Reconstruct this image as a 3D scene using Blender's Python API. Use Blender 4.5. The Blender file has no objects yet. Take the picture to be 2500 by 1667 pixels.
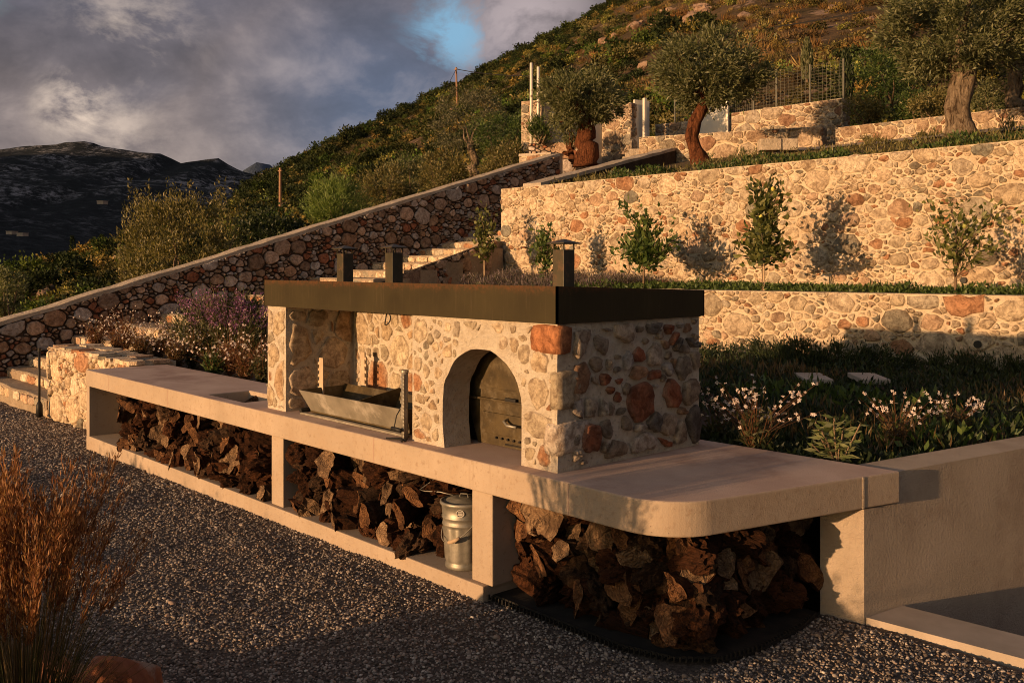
import bpy, bmesh, math, random
import numpy as np
from mathutils import Vector, noise
R = math.radians
SC = bpy.context.scene
COL = SC.collection

# ------------------------------------------------------------------ camera, sky, sun, exposure
CAM = (3.769, -3.735, 1.94)
cam_d = bpy.data.cameras.new('camera')
cam_d.lens = 33.84; cam_d.sensor_width = 36.0; cam_d.shift_y = -0.0734
cam_d.clip_start = 0.1; cam_d.clip_end = 20000
cam = bpy.data.objects.new('camera', cam_d); COL.objects.link(cam)
cam.location = CAM; cam.rotation_euler = (R(90), 0, R(47.96)); SC.camera = cam

SUN_DIR = Vector((0.095, 0.99, -0.0955)).normalized()      # the way the light travels
SUN_EL = math.asin(-SUN_DIR.z)
SUN_AZ = math.atan2(-SUN_DIR.x, -SUN_DIR.y)                 # clockwise from +Y
world = bpy.data.worlds.new('World'); SC.world = world; world.use_nodes = True
wn = world.node_tree.nodes; wl = world.node_tree.links
for n in list(wn): wn.remove(n)
def wnode(t, **kw):
    n = wn.new(t)
    for k, v in kw.items(): setattr(n, k, v)
    return n
def wmath(op, a, b=None, c=None, clamp=False):
    n = wnode('ShaderNodeMath', operation=op, use_clamp=clamp)
    for i, v in enumerate((a, b, c)):
        if v is None: continue
        if isinstance(v, (int, float)): n.inputs[i].default_value = v
        else: wl.new(v, n.inputs[i])
    return n.outputs[0]
def wmix(fac, a, b, typ='MIX'):
    n = wnode('ShaderNodeMix', data_type='RGBA', blend_type=typ)
    for i, v in ((0, fac), (6, a), (7, b)):
        if isinstance(v, (int, float)): n.inputs[i].default_value = v
        elif isinstance(v, tuple): n.inputs[i].default_value = v
        else: wl.new(v, n.inputs[i])
    return n.outputs[2]
def wramp(fac, stops):
    n = wnode('ShaderNodeValToRGB'); el = n.color_ramp.elements
    while len(el) < len(stops): el.new(0.5)
    for e, (p, c) in zip(el, stops):
        e.position = p; e.color = (c, c, c, 1) if isinstance(c, (int, float)) else (*c, 1)
    wl.new(fac, n.inputs[0]); return n.outputs[0]
nish = wnode('ShaderNodeTexSky', sky_type='NISHITA', sun_disc=False, sun_elevation=SUN_EL, sun_rotation=SUN_AZ,
             altitude=300, air_density=1.2, dust_density=1.6, ozone_density=1.5)
tc = wnode('ShaderNodeTexCoord'); sep = wnode('ShaderNodeSeparateXYZ'); wl.new(tc.outputs['Generated'], sep.inputs[0])
zz = wmath('ADD', wmath('MAXIMUM', sep.outputs[2], 0.0), 0.16)
comb = wnode('ShaderNodeCombineXYZ')
wl.new(wmath('DIVIDE', sep.outputs[0], zz), comb.inputs[0]); wl.new(wmath('DIVIDE', sep.outputs[1], zz), comb.inputs[1])
mp = wnode('ShaderNodeMapping'); wl.new(comb.outputs[0], mp.inputs[0])
mp.inputs['Location'].default_value = (3.1, 7.4, 0); mp.inputs['Rotation'].default_value = (0, 0, R(28)); mp.inputs['Scale'].default_value = (0.62, 1.15, 1)
def wnoise(scale, detail, rough, off=(0, 0, 0), dist=0.0):
    m2 = wnode('ShaderNodeMapping'); wl.new(mp.outputs[0], m2.inputs[0]); m2.inputs['Location'].default_value = off
    n = wnode('ShaderNodeTexNoise'); wl.new(m2.outputs[0], n.inputs['Vector'])
    n.inputs['Scale'].default_value = scale; n.inputs['Detail'].default_value = detail
    n.inputs['Roughness'].default_value = rough; n.inputs['Distortion'].default_value = dist
    return n.outputs[0]
def wspot(px, py, rad, soft):
    """mask (1 inside) round one direction of the sky"""
    v = Vector(((px - 1250) / 2350, 1.0, (650 - py) / 2350)).normalized()
    d = Vector((0.6697 * v.x - 0.7427 * v.y, 0.7427 * v.x + 0.6697 * v.y, v.z))
    n = wnode('ShaderNodeVectorMath', operation='DOT_PRODUCT'); wl.new(tc.outputs['Generated'], n.inputs[0]); n.inputs[1].default_value = d
    a = wmath('MULTIPLY', wmath('ARCCOSINE', n.outputs['Value']), 57.2958)
    mr = wnode('ShaderNodeMapRange', interpolation_type='SMOOTHSTEP'); wl.new(a, mr.inputs[0])
    mr.inputs[1].default_value = rad + soft; mr.inputs[2].default_value = max(rad - soft, 0); mr.inputs[3].default_value = 0; mr.inputs[4].default_value = 1
    return mr.outputs[0]
def wpuff(scale, detail, rough, off, dist=0.0):
    m2 = wnode('ShaderNodeMapping'); wl.new(tc.outputs['Generated'], m2.inputs[0]); m2.inputs['Location'].default_value = off; m2.inputs['Scale'].default_value = (1, 1, 1.5)
    n = wnode('ShaderNodeTexNoise'); wl.new(m2.outputs[0], n.inputs['Vector'])
    n.inputs['Scale'].default_value = scale; n.inputs['Detail'].default_value = detail; n.inputs['Roughness'].default_value = rough; n.inputs['Distortion'].default_value = dist
    return n.outputs[0]
n_big = wnoise(0.9, 6, 0.55, dist=0.2); n_puff = wpuff(4.2, 10, 0.56, (2.3, 0.7, 1.1), 0.15); n_fine = wpuff(11.0, 10, 0.62, (5, 2, 0.4), 0.3); n_col = wnoise(0.55, 3, 0.5, (11, 4, 0))
tex = wmath('ADD', wmath('MULTIPLY', n_big, 0.34), wmath('ADD', wmath('MULTIPLY', n_puff, 0.46), wmath('MULTIPLY', n_fine, 0.20)))
cloud = wramp(tex, [(0.38, (0.060, 0.046, 0.051)), (0.46, (0.104, 0.082, 0.088)), (0.53, (0.18, 0.143, 0.147)), (0.62, (0.36, 0.285, 0.265))])
blueish = wramp(tex, [(0.38, (0.048, 0.061, 0.100)), (0.50, (0.094, 0.114, 0.182)), (0.62, (0.33, 0.30, 0.34))])
bl_mask = wmath('MAXIMUM', wspot(960, 300, 6.5, 6.0), wmath('MULTIPLY', wramp(n_col, [(0.52, 0.0), (0.66, 1.0)]), 0.5))
cloud = wmix(bl_mask, cloud, blueish)
pink = wmath('MULTIPLY', wspot(1290, 60, 2.2, 4.0), wramp(n_fine, [(0.36, 0.25), (0.54, 1.0)]))
cloud = wmix(wmath('MULTIPLY', pink, 0.8), cloud, (0.47, 0.38, 0.385, 1))
glow = wmath('MULTIPLY', wmath('MAXIMUM', wspot(190, 265, 0.6, 2.4), wmath('MAXIMUM', wmath('MULTIPLY', wspot(330, 60, 1.5, 3.6), 0.40), wmath('MULTIPLY', wspot(250, 320, 1.0, 3.0), 0.5))), wramp(n_fine, [(0.44, 0.0), (0.60, 1.0)]))
gapn = wramp(wmath('ADD', wmath('MULTIPLY', wspot(1085, 55, 1.4, 3.2), 0.72), wmath('ADD', wmath('MULTIPLY', wspot(1135, 120, .3, 1.7), 0.55), wmath('MULTIPLY', wmath('SUBTRACT', 0.5, n_fine), 2.6))), [(0.42, 0.0), (0.80, 0.9)])
gapn = wmath('MULTIPLY', gapn, wspot(1105, 80, 2.0, 2.4))
cloud = wmix(gapn, cloud, (0.20, 0.40, 0.58, 1))
cloud = wmix(wmath('MULTIPLY', glow, 0.95), cloud, (0.80, 0.63, 0.50, 1))
clear = nish.outputs[0]
# the sky round the low sun is open, since its light reaches the garden
sd_ = wnode('ShaderNodeVectorMath', operation='DOT_PRODUCT'); wl.new(tc.outputs['Generated'], sd_.inputs[0]); sd_.inputs[1].default_value = -SUN_DIR
gap = wramp(wmath('ADD', sd_.outputs['Value'], wmath('MULTIPLY', wmath('SUBTRACT', n_big, 0.5), 0.5)), [(0.30, 0.0), (0.75, 0.85)])
gap2 = wramp(n_big, [(0.30, 0.6), (0.38, 0.0)])
bg = wnode('ShaderNodeBackground'); bg.inputs[1].default_value = 0.15
bg2 = wnode('ShaderNodeBackground'); bg2.inputs[1].default_value = 1.0
wl.new(clear, bg.inputs[0]); wl.new(cloud, bg2.inputs[0])
mixs = wnode('ShaderNodeMixShader')
cover = wmath('SUBTRACT', 0.93, wmath('MAXIMUM', gap, gap2), clamp=True)
wl.new(cover, mixs.inputs[0]); wl.new(bg.outputs[0], mixs.inputs[1]); wl.new(bg2.outputs[0], mixs.inputs[2])
wo = wnode('ShaderNodeOutputWorld'); wl.new(mixs.outputs[0], wo.inputs[0])

sun_d = bpy.data.lights.new('sun', 'SUN'); sun_d.energy = 5.0; sun_d.angle = R(0.55); sun_d.color = (1.0, 0.59, 0.29)
sun = bpy.data.objects.new('sun', sun_d); COL.objects.link(sun)
sun.rotation_euler = SUN_DIR.to_track_quat('-Z', 'Y').to_euler(); sun.location = (-4, -30, 12)

SC.view_settings.view_transform = 'Standard'; SC.view_settings.look = 'None'
SC.view_settings.exposure = 0.30; SC.view_settings.gamma = 1.0; SC.view_settings.use_curve_mapping = False
SC.cycles.max_bounces = 6; SC.cycles.diffuse_bounces = 3; SC.cycles.glossy_bounces = 2; SC.cycles.transparent_max_bounces = 4
SC.cycles.caustics_reflective = False; SC.cycles.caustics_refractive = False
SC.cycles.filter_width = 1.0; SC.cycles.use_denoising = True; SC.cycles.use_adaptive_sampling = True; SC.cycles.adaptive_threshold = 0.01

# ------------------------------------------------------------------ plan coordinates
# world: X runs along the counter front, Y straight back from it, origin at the oven's front right corner
def plan(cx, cy):
    """sideways / straight-ahead distances from the viewpoint -> world X, Y"""
    rx, ry = cx - 0.25, cy - 5.30
    return (0.6697 * rx - 0.7427 * ry, 0.7427 * rx + 0.6697 * ry)
def ahead(X, Y): return (0.25 + 0.6697 * X + 0.7427 * Y, 5.30 - 0.7427 * X + 0.6697 * Y)
def at(px, d): return plan((px - 1250) / 2350 * d, d)
def zat(py, d): return 1.94 + (650 - py) / 2350 * d

# ------------------------------------------------------------------ mesh helpers
def link(o, parent=None):
    COL.objects.link(o)
    if parent is not None: o.parent = parent
    return o
def tag(o, label=None, cat=None, group=None, kind=None):
    if label: o['label'] = label
    if cat: o['category'] = cat
    if group: o['group'] = group
    if kind: o['kind'] = kind
    return o
def thing(name, label, cat, loc=(0, 0, 0), group=None, rz=0.0):
    o = bpy.data.objects.new(name, None); o.location = loc; o.rotation_euler = (0, 0, rz); o.empty_display_size = 0.2
    COL.objects.link(o); return tag(o, label, cat, group)
def mesh(name, V, F, mats, col=None, smooth=False, mi=None):
    V = np.asarray(V, dtype=np.float32).reshape(-1, 3)
    me = bpy.data.meshes.new(name)
    if isinstance(F, np.ndarray):
        k = F.shape[1]; nf = F.shape[0]
        me.vertices.add(len(V)); me.vertices.foreach_set('co', V.ravel())
        me.loops.add(nf * k); me.loops.foreach_set('vertex_index', F.astype(np.int32).ravel())
        me.polygons.add(nf); me.polygons.foreach_set('loop_start', np.arange(0, nf * k, k, dtype=np.int32))
        me.update(calc_edges=True)
    else:
        me.from_pydata([tuple(map(float, v)) for v in V], [], F); me.update()
    if not isinstance(mats, (list, tuple)): mats = [mats]
    for m in mats: me.materials.append(m)
    if mi is not None: me.polygons.foreach_set('material_index', np.asarray(mi, dtype=np.int32))
    if smooth: me.polygons.foreach_set('use_smooth', np.ones(len(me.polygons), dtype=bool))
    if col is not None:
        c = np.asarray(col, dtype=np.float32)
        if c.ndim == 1: c = np.tile(c, (len(V), 1))
        a = me.color_attributes.new('col', 'FLOAT_COLOR', 'POINT')
        a.data.foreach_set('color', np.hstack([c[:, :3], np.ones((len(V), 1), np.float32)]).astype(np.float32).ravel())
    return me
def obj(name, V, F, mats, parent=None, col=None, smooth=False, mi=None, world=True):
    """one mesh object; with a parent the vertices are given in world space and moved into the parent's frame"""
    V = np.asarray(V, dtype=np.float32).reshape(-1, 3)
    if parent is not None and world:
        base = np.zeros(3, np.float32); p = parent
        while p is not None: base = base + np.array(p.location, np.float32); p = p.parent
        V = V - base
    return link(bpy.data.objects.new(name, mesh(name, V, F, mats, col, smooth, mi)), parent)
def join(parts):
    V, F, n = [], [], 0
    for v, f in parts:
        V.append(np.asarray(v, np.float32).reshape(-1, 3)); F += [tuple(i + n for i in q) for q in f]; n += len(V[-1])
    return np.vstack(V), F
def boxvf(x0, x1, y0, y1, z0, z1, bev=0.0):
    if bev <= 0:
        V = [(x, y, z) for z in (z0, z1) for y in (y0, y1) for x in (x0, x1)]
        return np.array(V, np.float32), [(0, 2, 3, 1), (4, 5, 7, 6), (0, 1, 5, 4), (2, 6, 7, 3), (0, 4, 6, 2), (1, 3, 7, 5)]
    bm = bmesh.new(); bmesh.ops.create_cube(bm, size=1.0)
    for v in bm.verts: v.co = Vector(((x0 + x1) / 2 + v.co.x * (x1 - x0), (y0 + y1) / 2 + v.co.y * (y1 - y0), (z0 + z1) / 2 + v.co.z * (z1 - z0)))
    bmesh.ops.bevel(bm, geom=bm.edges[:], offset=bev, segments=2, affect='EDGES', profile=0.6)
    V = [tuple(v.co) for v in bm.verts]; bm.verts.index_update(); F = [tuple(v.index for v in f.verts) for f in bm.faces]; bm.free()
    return np.array(V, np.float32), F
def obox(c, ax, hx, hy, hz, bev=0.0):
    """box with centre c and local x axis along the plan direction ax"""
    V, F = boxvf(-hx, hx, -hy, hy, -hz, hz, bev)
    a = Vector((ax[0], ax[1])).normalized()
    W = np.empty_like(V); W[:, 0] = c[0] + V[:, 0] * a.x - V[:, 1] * a.y; W[:, 1] = c[1] + V[:, 0] * a.y + V[:, 1] * a.x; W[:, 2] = c[2] + V[:, 2]
    return W, F
def prism(poly, z0, z1):
    n = len(poly)
    V = [(p[0], p[1], z0 if not callable(z0) else z0(*p)) for p in poly] + [(p[0], p[1], z1 if not callable(z1) else z1(*p)) for p in poly]
    F = [tuple(range(n - 1, -1, -1)), tuple(range(n, 2 * n))] + [(i, (i + 1) % n, n + (i + 1) % n, n + i) for i in range(n)]
    return np.array(V, np.float32), F
def extrude_y(poly, y0, y1):
    """polygon given in x, z pushed from y0 to y1"""
    n = len(poly)
    V = [(p[0], y0, p[1]) for p in poly] + [(p[0], y1, p[1]) for p in poly]
    F = [tuple(range(n)), tuple(range(2 * n - 1, n - 1, -1))] + [((i + 1) % n, i, n + i, n + (i + 1) % n) for i in range(n)]
    return np.array(V, np.float32), F
def tube(pts, rad, seg=8, cap=True, jit=0.0, rng=None):
    pts = [Vector(p) for p in pts]; n = len(pts); V = []; F = []
    if not isinstance(rad, (list, tuple)): rad = [rad] * n
    up = Vector((0.13, 0.21, 0.97)).normalized(); ov_ = pts[-1] - pts[0]
    if ov_.length > 0 and abs(ov_.normalized().z) > 0.7: up = Vector((1.0, 0.15, 0.0)).normalized()
    for i, p in enumerate(pts):
        t = (pts[min(i + 1, n - 1)] - pts[max(i - 1, 0)]).normalized()
        a = t.cross(up)
        if a.length < 0.05: a = t.cross(Vector((1, 0, 0)))
        a.normalize(); b = t.cross(a).normalized()
        for k in range(seg):
            w = 2 * math.pi * k / seg; r = rad[i] * (1 + (rng.uniform(-jit, jit) if jit else 0))
            V.append(p + a * (math.cos(w) * r) + b * (math.sin(w) * r))
    for i in range(n - 1):
        for k in range(seg):
            F.append((i * seg + k, i * seg + (k + 1) % seg, (i + 1) * seg + (k + 1) % seg, (i + 1) * seg + k))
    if cap:
        F.append(tuple(range(seg - 1, -1, -1))); F.append(tuple(range((n - 1) * seg, n * seg)))
    return np.array([tuple(v) for v in V], np.float32), F
def lathe(prof, seg=24, c=(0, 0, 0)):
    V, F = [], []
    for r, z in prof:
        for k in range(seg):
            w = 2 * math.pi * k / seg; V.append((c[0] + r * math.cos(w), c[1] + r * math.sin(w), c[2] + z))
    for i in range(len(prof) - 1):
        for k in range(seg): F.append((i * seg + k, i * seg + (k + 1) % seg, (i + 1) * seg + (k + 1) % seg, (i + 1) * seg + k))
    return np.array(V, np.float32), F

# ------------------------------------------------------------------ materials
def nt(name):
    m = bpy.data.materials.new(name); m.use_nodes = True; t = m.node_tree
    for n in list(t.nodes): t.nodes.remove(n)
    out = t.nodes.new('ShaderNodeOutputMaterial'); return m, t, out
def N(t, typ, **kw):
    n = t.nodes.new(typ)
    for k, v in kw.items(): setattr(n, k, v)
    return n
def L(t, a, b): t.links.new(a, b)
def noise_n(t, vec, scale, detail=6, rough=0.6, dist=0.0):
    n = N(t, 'ShaderNodeTexNoise'); n.inputs['Scale'].default_value = scale; n.inputs['Detail'].default_value = detail
    n.inputs['Roughness'].default_value = rough; n.inputs['Distortion'].default_value = dist
    if vec is not None: L(t, vec, n.inputs['Vector'])
    return n.outputs[0]
def ramp(t, fac, stops, interp='LINEAR'):
    n = N(t, 'ShaderNodeValToRGB'); el = n.color_ramp.elements; n.color_ramp.interpolation = interp
    while len(el) < len(stops): el.new(0.5)
    for e, (p, c) in zip(el, stops): e.position = p; e.color = (c, c, c, 1) if isinstance(c, (int, float)) else (*c[:3], 1)
    L(t, fac, n.inputs[0]); return n.outputs[0]
def mixc(t, fac, a, b, typ='MIX'):
    n = N(t, 'ShaderNodeMix', data_type='RGBA', blend_type=typ)
    for i, v in ((0, fac), (6, a), (7, b)):
        if isinstance(v, (int, float)): n.inputs[i].default_value = v
        elif isinstance(v, tuple): n.inputs[i].default_value = (*v[:3], 1)
        else: L(t, v, n.inputs[i])
    return n.outputs[2]
def mathn(t, op, a, b=None):
    n = N(t, 'ShaderNodeMath', operation=op)
    for i, v in enumerate((a, b)):
        if v is None: continue
        if isinstance(v, (int, float)): n.inputs[i].default_value = v
        else: L(t, v, n.inputs[i])
    return n.outputs[0]
def bsdf(t, out, color, rough=0.85, height=None, bstr=0.4, bdist=0.02, metallic=0.0, spec=0.3):
    p = N(t, 'ShaderNodeBsdfPrincipled')
    if isinstance(color, tuple): p.inputs['Base Color'].default_value = (*color[:3], 1)
    else: L(t, color, p.inputs['Base Color'])
    if isinstance(rough, (int, float)): p.inputs['Roughness'].default_value = rough
    else: L(t, rough, p.inputs['Roughness'])
    p.inputs['Metallic'].default_value = metallic; p.inputs['Specular IOR Level'].default_value = spec
    if height is not None:
        b = N(t, 'ShaderNodeBump'); b.inputs['Strength'].default_value = bstr; b.inputs['Distance'].default_value = bdist
        L(t, height, b.inputs['Height']); L(t, b.outputs[0], p.inputs['Normal'])
    L(t, p.outputs[0], out.inputs[0]); return p
def coords(t, kind='Object'):
    return N(t, 'ShaderNodeTexCoord').outputs[kind]
def geo_pos(t): return N(t, 'ShaderNodeNewGeometry').outputs['Position']
def simple(name, c1, c2, scale, rough=0.85, bump=0.3, bscale=None, bdist=0.01, metallic=0.0, spec=0.3, c3=None, s3=None, lo=0.35, hi=0.65):
    m, t, out = nt(name); v = geo_pos(t)
    n1 = noise_n(t, v, scale, 8, 0.62); col = ramp(t, n1, [(lo, c1), (hi, c2)])
    if c3 is not None: col = mixc(t, ramp(t, noise_n(t, v, s3 or scale * 0.35, 6, 0.7), [(0.52, 0), (0.66, 1)]), col, c3)
    h = noise_n(t, v, bscale or scale * 4, 8, 0.7)
    bsdf(t, out, col, rough, h, bump, bdist, metallic, spec); return m
def stone_mat(name, grain=1.0, bump=0.7, pit=0.5):
    """stone tinted by the colour each stone carries"""
    m, t, out = nt(name); v = geo_pos(t)
    a = N(t, 'ShaderNodeAttribute', attribute_name='col').outputs['Color']
    n1 = noise_n(t, v, 17 * grain, 9, 0.72, 0.5); n2 = noise_n(t, v, 60 * grain, 6, 0.75)
    c = mixc(t, ramp(t, n1, [(0.38, 0.0), (0.60, 1.0)]), mixc(t, 1.0, a, (0.52, 0.45, 0.40), 'MULTIPLY'), mixc(t, 1.0, a, (1.28, 1.25, 1.20), 'MULTIPLY'))
    c = mixc(t, ramp(t, n2, [(0.53, 0.0), (0.64, pit)]), c, mixc(t, 1.0, a, (0.36, 0.30, 0.25), 'MULTIPLY'))
    h = mathn(t, 'ADD', mathn(t, 'MULTIPLY', n1, 1.0), mathn(t, 'MULTIPLY', n2, 0.45))
    bsdf(t, out, c, 0.88, h, bump, 0.05 / grain, 0, 0.2); return m
def leaf_mat(name, trans=0.35, rough=0.5, spec=0.35, rnd=0.0):
    m, t, out = nt(name)
    a = N(t, 'ShaderNodeAttribute', attribute_name='col').outputs['Color']
    if rnd:
        r = N(t, 'ShaderNodeObjectInfo').outputs['Random']
        a = mixc(t, 1.0, a, ramp(t, r, [(0, (1 - rnd * .62, 1 - rnd * .62, 1 - rnd * .7)), (0.4, (1, 1, 1)), (0.7, (1 + rnd * .55, 1 + rnd * .2, 1 - rnd * .15)), (1.0, (1 + rnd * .3, 1 + rnd * .6, 1.0))]), 'MULTIPLY')
    p = N(t, 'ShaderNodeBsdfPrincipled'); L(t, a, p.inputs['Base Color']); p.inputs['Roughness'].default_value = rough; p.inputs['Specular IOR Level'].default_value = spec
    tr = N(t, 'ShaderNodeBsdfTranslucent'); L(t, mixc(t, 1.0, a, (1.2, 1.25, 0.7), 'MULTIPLY'), tr.inputs[0])
    mx = N(t, 'ShaderNodeMixShader'); mx.inputs[0].default_value = trans
    L(t, p.outputs[0], mx.inputs[1]); L(t, tr.outputs[0], mx.inputs[2]); L(t, mx.outputs[0], out.inputs[0]); return m
M = {}
M['stone'] = stone_mat('rubble_stone', 1.0, 0.8)
M['wall_stone'] = stone_mat('wall_stone', 0.55, 1.0, 0.75)
M['stone_dry'] = stone_mat('dry_wall_stone', 0.6, 0.8, 0.5)
M['leaf'] = leaf_mat('foliage'); M['leaf_inst'] = leaf_mat('hill_foliage', 0.2, 0.7, 0.15, 1.0); M['petal'] = leaf_mat('petal', 0.3, 0.6, 0.2)
M['dry'] = leaf_mat('dry_grass_blade', 0.35, 0.6, 0.2)
def mortar_mat(name, c1, c2, bump=0.6):
    m, t, out = nt(name); v = geo_pos(t)
    n1 = noise_n(t, v, 3.5, 8, 0.65); n2 = noise_n(t, v, 38, 8, 0.72)
    c = ramp(t, n1, [(0.36, c1), (0.62, c2)]); n4 = noise_n(t, v, 12, 9, 0.75, 0.6)
    c = mixc(t, ramp(t, n4, [(0.50, 0), (0.66, 0.6)]), c, tuple(x * y for x, y in zip(c1, (0.72, 0.66, 0.58))))
    c = mixc(t, ramp(t, n2, [(0.57, 0), (0.66, 0.75)]), c, tuple(x * 0.42 for x in c1))
    bsdf(t, out, c, 0.93, mathn(t, 'ADD', noise_n(t, v, 9, 6, 0.6), mathn(t, 'MULTIPLY', n2, 0.55)), min(1, bump * 1.4), 0.07, 0, 0.15); return m
M['mortar'] = mortar_mat('cream_mortar', (0.56, 0.445, 0.31), (0.67, 0.555, 0.405))
M['step'] = mortar_mat('step_stone', (0.32, 0.245, 0.17), (0.43, 0.34, 0.245))
M['mortar_oven'] = mortar_mat('oven_mortar', (0.64, 0.54, 0.42), (0.76, 0.67, 0.54), 0.85)
M['mortar_dark'] = mortar_mat('dark_joint', (0.045, 0.033, 0.026), (0.09, 0.066, 0.05))
M['coping'] = mortar_mat('pale_coping', (0.40, 0.33, 0.25), (0.55, 0.46, 0.36))
def concrete_mat():
    m, t, out = nt('smooth_pink_concrete'); v = geo_pos(t)
    n1 = noise_n(t, v, 1.7, 8, 0.6); n2 = noise_n(t, v, 26, 6, 0.7); vo = N(t, 'ShaderNodeTexVoronoi', feature='F1'); vo.inputs['Scale'].default_value = 34; L(t, v, vo.inputs['Vector'])
    c = ramp(t, n1, [(0.32, (0.335, 0.26, 0.19)), (0.68, (0.425, 0.335, 0.25))])
    c = mixc(t, ramp(t, noise_n(t, v, 5.5, 9, 0.72, 0.4), [(0.48, 0), (0.66, 0.75)]), c, (0.36, 0.27, 0.19)); c = mixc(t, ramp(t, n2, [(0.55, 0), (0.68, 0.65)]), c, (0.25, 0.17, 0.11))
    dr_ = N(t, 'ShaderNodeMapping'); L(t, v, dr_.inputs[0]); dr_.inputs['Scale'].default_value = (9, 9, 0.8); c = mixc(t, ramp(t, noise_n(t, dr_.outputs[0], 1.6, 6, 0.7), [(0.57, 0), (0.70, 0.5)]), c, (0.30, 0.22, 0.155))
    pits = ramp(t, vo.outputs['Distance'], [(0.05, 1.0), (0.12, 0.0)]); pits = mathn(t, 'MULTIPLY', pits, ramp(t, noise_n(t, v, 6, 2), [(0.5, 0), (0.6, 1)]))
    c = mixc(t, pits, c, (0.16, 0.11, 0.08))
    h = mathn(t, 'SUBTRACT', mathn(t, 'ADD', n2, mathn(t, 'MULTIPLY', noise_n(t, v, 130, 4, 0.6), 0.7)), mathn(t, 'MULTIPLY', pits, 0.8))
    bsdf(t, out, c, 0.82, h, 0.32, 0.008, 0, 0.25); return m
M['concrete'] = concrete_mat()
M['slab_top'] = simple('rough_slab_top', (0.44, 0.305, 0.235), (0.56, 0.41, 0.32), 2.2, 0.8, 0.7, 90, 0.006, c3=(0.34, 0.22, 0.165), s3=1.3)
M['render'] = simple('lime_render', (0.42, 0.335, 0.25), (0.52, 0.42, 0.325), 1.6, 0.92, 1.0, 55, 0.020, c3=(0.36, 0.275, 0.205), s3=0.9)
M['kerb'] = simple('kerb_stone', (0.33, 0.27, 0.21), (0.44, 0.36, 0.29), 3.0, 0.85, 0.3, 60, 0.006)
M['plaster'] = simple('white_plaster', (0.62, 0.56, 0.47), (0.68, 0.62, 0.53), 1.0, 0.85, 0.1, 40, 0.004)
M['soil'] = simple('garden_soil', (0.045, 0.030, 0.020), (0.09, 0.062, 0.042), 7, 0.97, 0.8, 30, 0.03)
M['gravel_base'] = simple('gravel_bed', (0.045, 0.036, 0.030), (0.15, 0.12, 0.10), 55, 0.95, 0.9, 90, 0.02)
M['path'] = simple('fine_path_gravel', (0.24, 0.19, 0.15), (0.34, 0.28, 0.225), 40, 0.95, 0.6, 80, 0.01)
M['grass_soil'] = simple('dry_grassy_soil', (0.07, 0.055, 0.022), (0.15, 0.095, 0.045), 5, 0.97, 0.9, 25, 0.05)
M['black'] = simple('black_metal', (0.012, 0.011, 0.010), (0.020, 0.018, 0.016), 20, 0.55, 0.1, 80, 0.002)
M['soot_and_shade'] = simple('soot_and_shade_black', (0.010, 0.009, 0.008), (0.03, 0.024, 0.018), 9, 0.95, 0.4, 30, 0.02)  # oven soot, and the black put in for shade at the log pile
def fascia_mat():
    m, t, out = nt('oiled_steel'); v = geo_pos(t)
    n1 = noise_n(t, v, 2.4, 7, 0.6); n2 = noise_n(t, v, 60, 8, 0.75)
    c = ramp(t, n1, [(0.32, (0.030, 0.023, 0.011)), (0.66, (0.045, 0.035, 0.016))])
    st = N(t, 'ShaderNodeMapping'); L(t, v, st.inputs[0]); st.inputs['Scale'].default_value = (14, 14, 0.9)
    streak = noise_n(t, st.outputs[0], 3.0, 6, 0.7); c = mixc(t, ramp(t, streak, [(0.54, 0), (0.75, 0.45)]), c, (0.085, 0.062, 0.036))
    z = N(t, 'ShaderNodeSeparateXYZ'); L(t, v, z.inputs[0])
    edge = mathn(t, 'MULTIPLY', ramp(t, mathn(t, 'ADD', mathn(t, 'SUBTRACT', z.outputs[2], 1.50), mathn(t, 'MULTIPLY', mathn(t, 'SUBTRACT', noise_n(t, v, 22, 6, 0.7), 0.5), 0.12)), [(0.285, 0.0), (0.325, 1.0)]), ramp(t, n2, [(0.40, 0), (0.58, 1)]))
    c = mixc(t, mathn(t, 'MULTIPLY', edge, 0.6), c, (0.13, 0.048, 0.018))
    c = mixc(t, ramp(t, n2, [(0.70, 0), (0.80, 0.6)]), c, (0.13, 0.06, 0.025))
    bsdf(t, out, c, ramp(t, n1, [(0.3, 0.55), (0.7, 0.72)]), n2, 0.10, 0.004, 0.0, 0.12); return m
M['fascia'] = fascia_mat()
M['flue'] = simple('flue_steel', (0.036, 0.030, 0.016), (0.058, 0.046, 0.025), 9, 0.5, 0.15, 60, 0.004, c3=(0.11, 0.06, 0.03), s3=16)
M['door_steel'] = simple('sooty_oven_steel', (0.034, 0.023, 0.009), (0.082, 0.056, 0.022), 7, 0.45, 0.35, 60, 0.006, spec=0.4, c3=(0.11, 0.085, 0.05), s3=9)
M['steel'] = simple('brushed_steel', (0.17, 0.15, 0.115), (0.27, 0.24, 0.19), 6, 0.5, 0.12, 50, 0.003, metallic=0.15, spec=0.5, c3=(0.40, 0.36, 0.30), s3=5)
M['flat_bar'] = simple('tan_flat_bar', (0.40, 0.30, 0.20), (0.52, 0.40, 0.28), 12, 0.6, 0.1, 50, 0.003)
M['galv'] = simple('galvanised_steel', (0.20, 0.185, 0.15), (0.35, 0.32, 0.265), 14, 0.5, 0.12, 40, 0.002, metallic=0.6, spec=0.5)
def N_dist(t, v):
    n = N(t, 'ShaderNodeVectorMath', operation='ADD'); w = N(t, 'ShaderNodeTexNoise'); w.inputs['Scale'].default_value = 14; w.inputs['Detail'].default_value = 5; L(t, v, w.inputs['Vector'])
    k = N(t, 'ShaderNodeVectorMath', operation='SCALE'); L(t, w.outputs['Color'], k.inputs[0]); k.inputs['Scale'].default_value = 0.16; L(t, v, n.inputs[0]); L(t, k.outputs[0], n.inputs[1]); return n.outputs[0]
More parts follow.
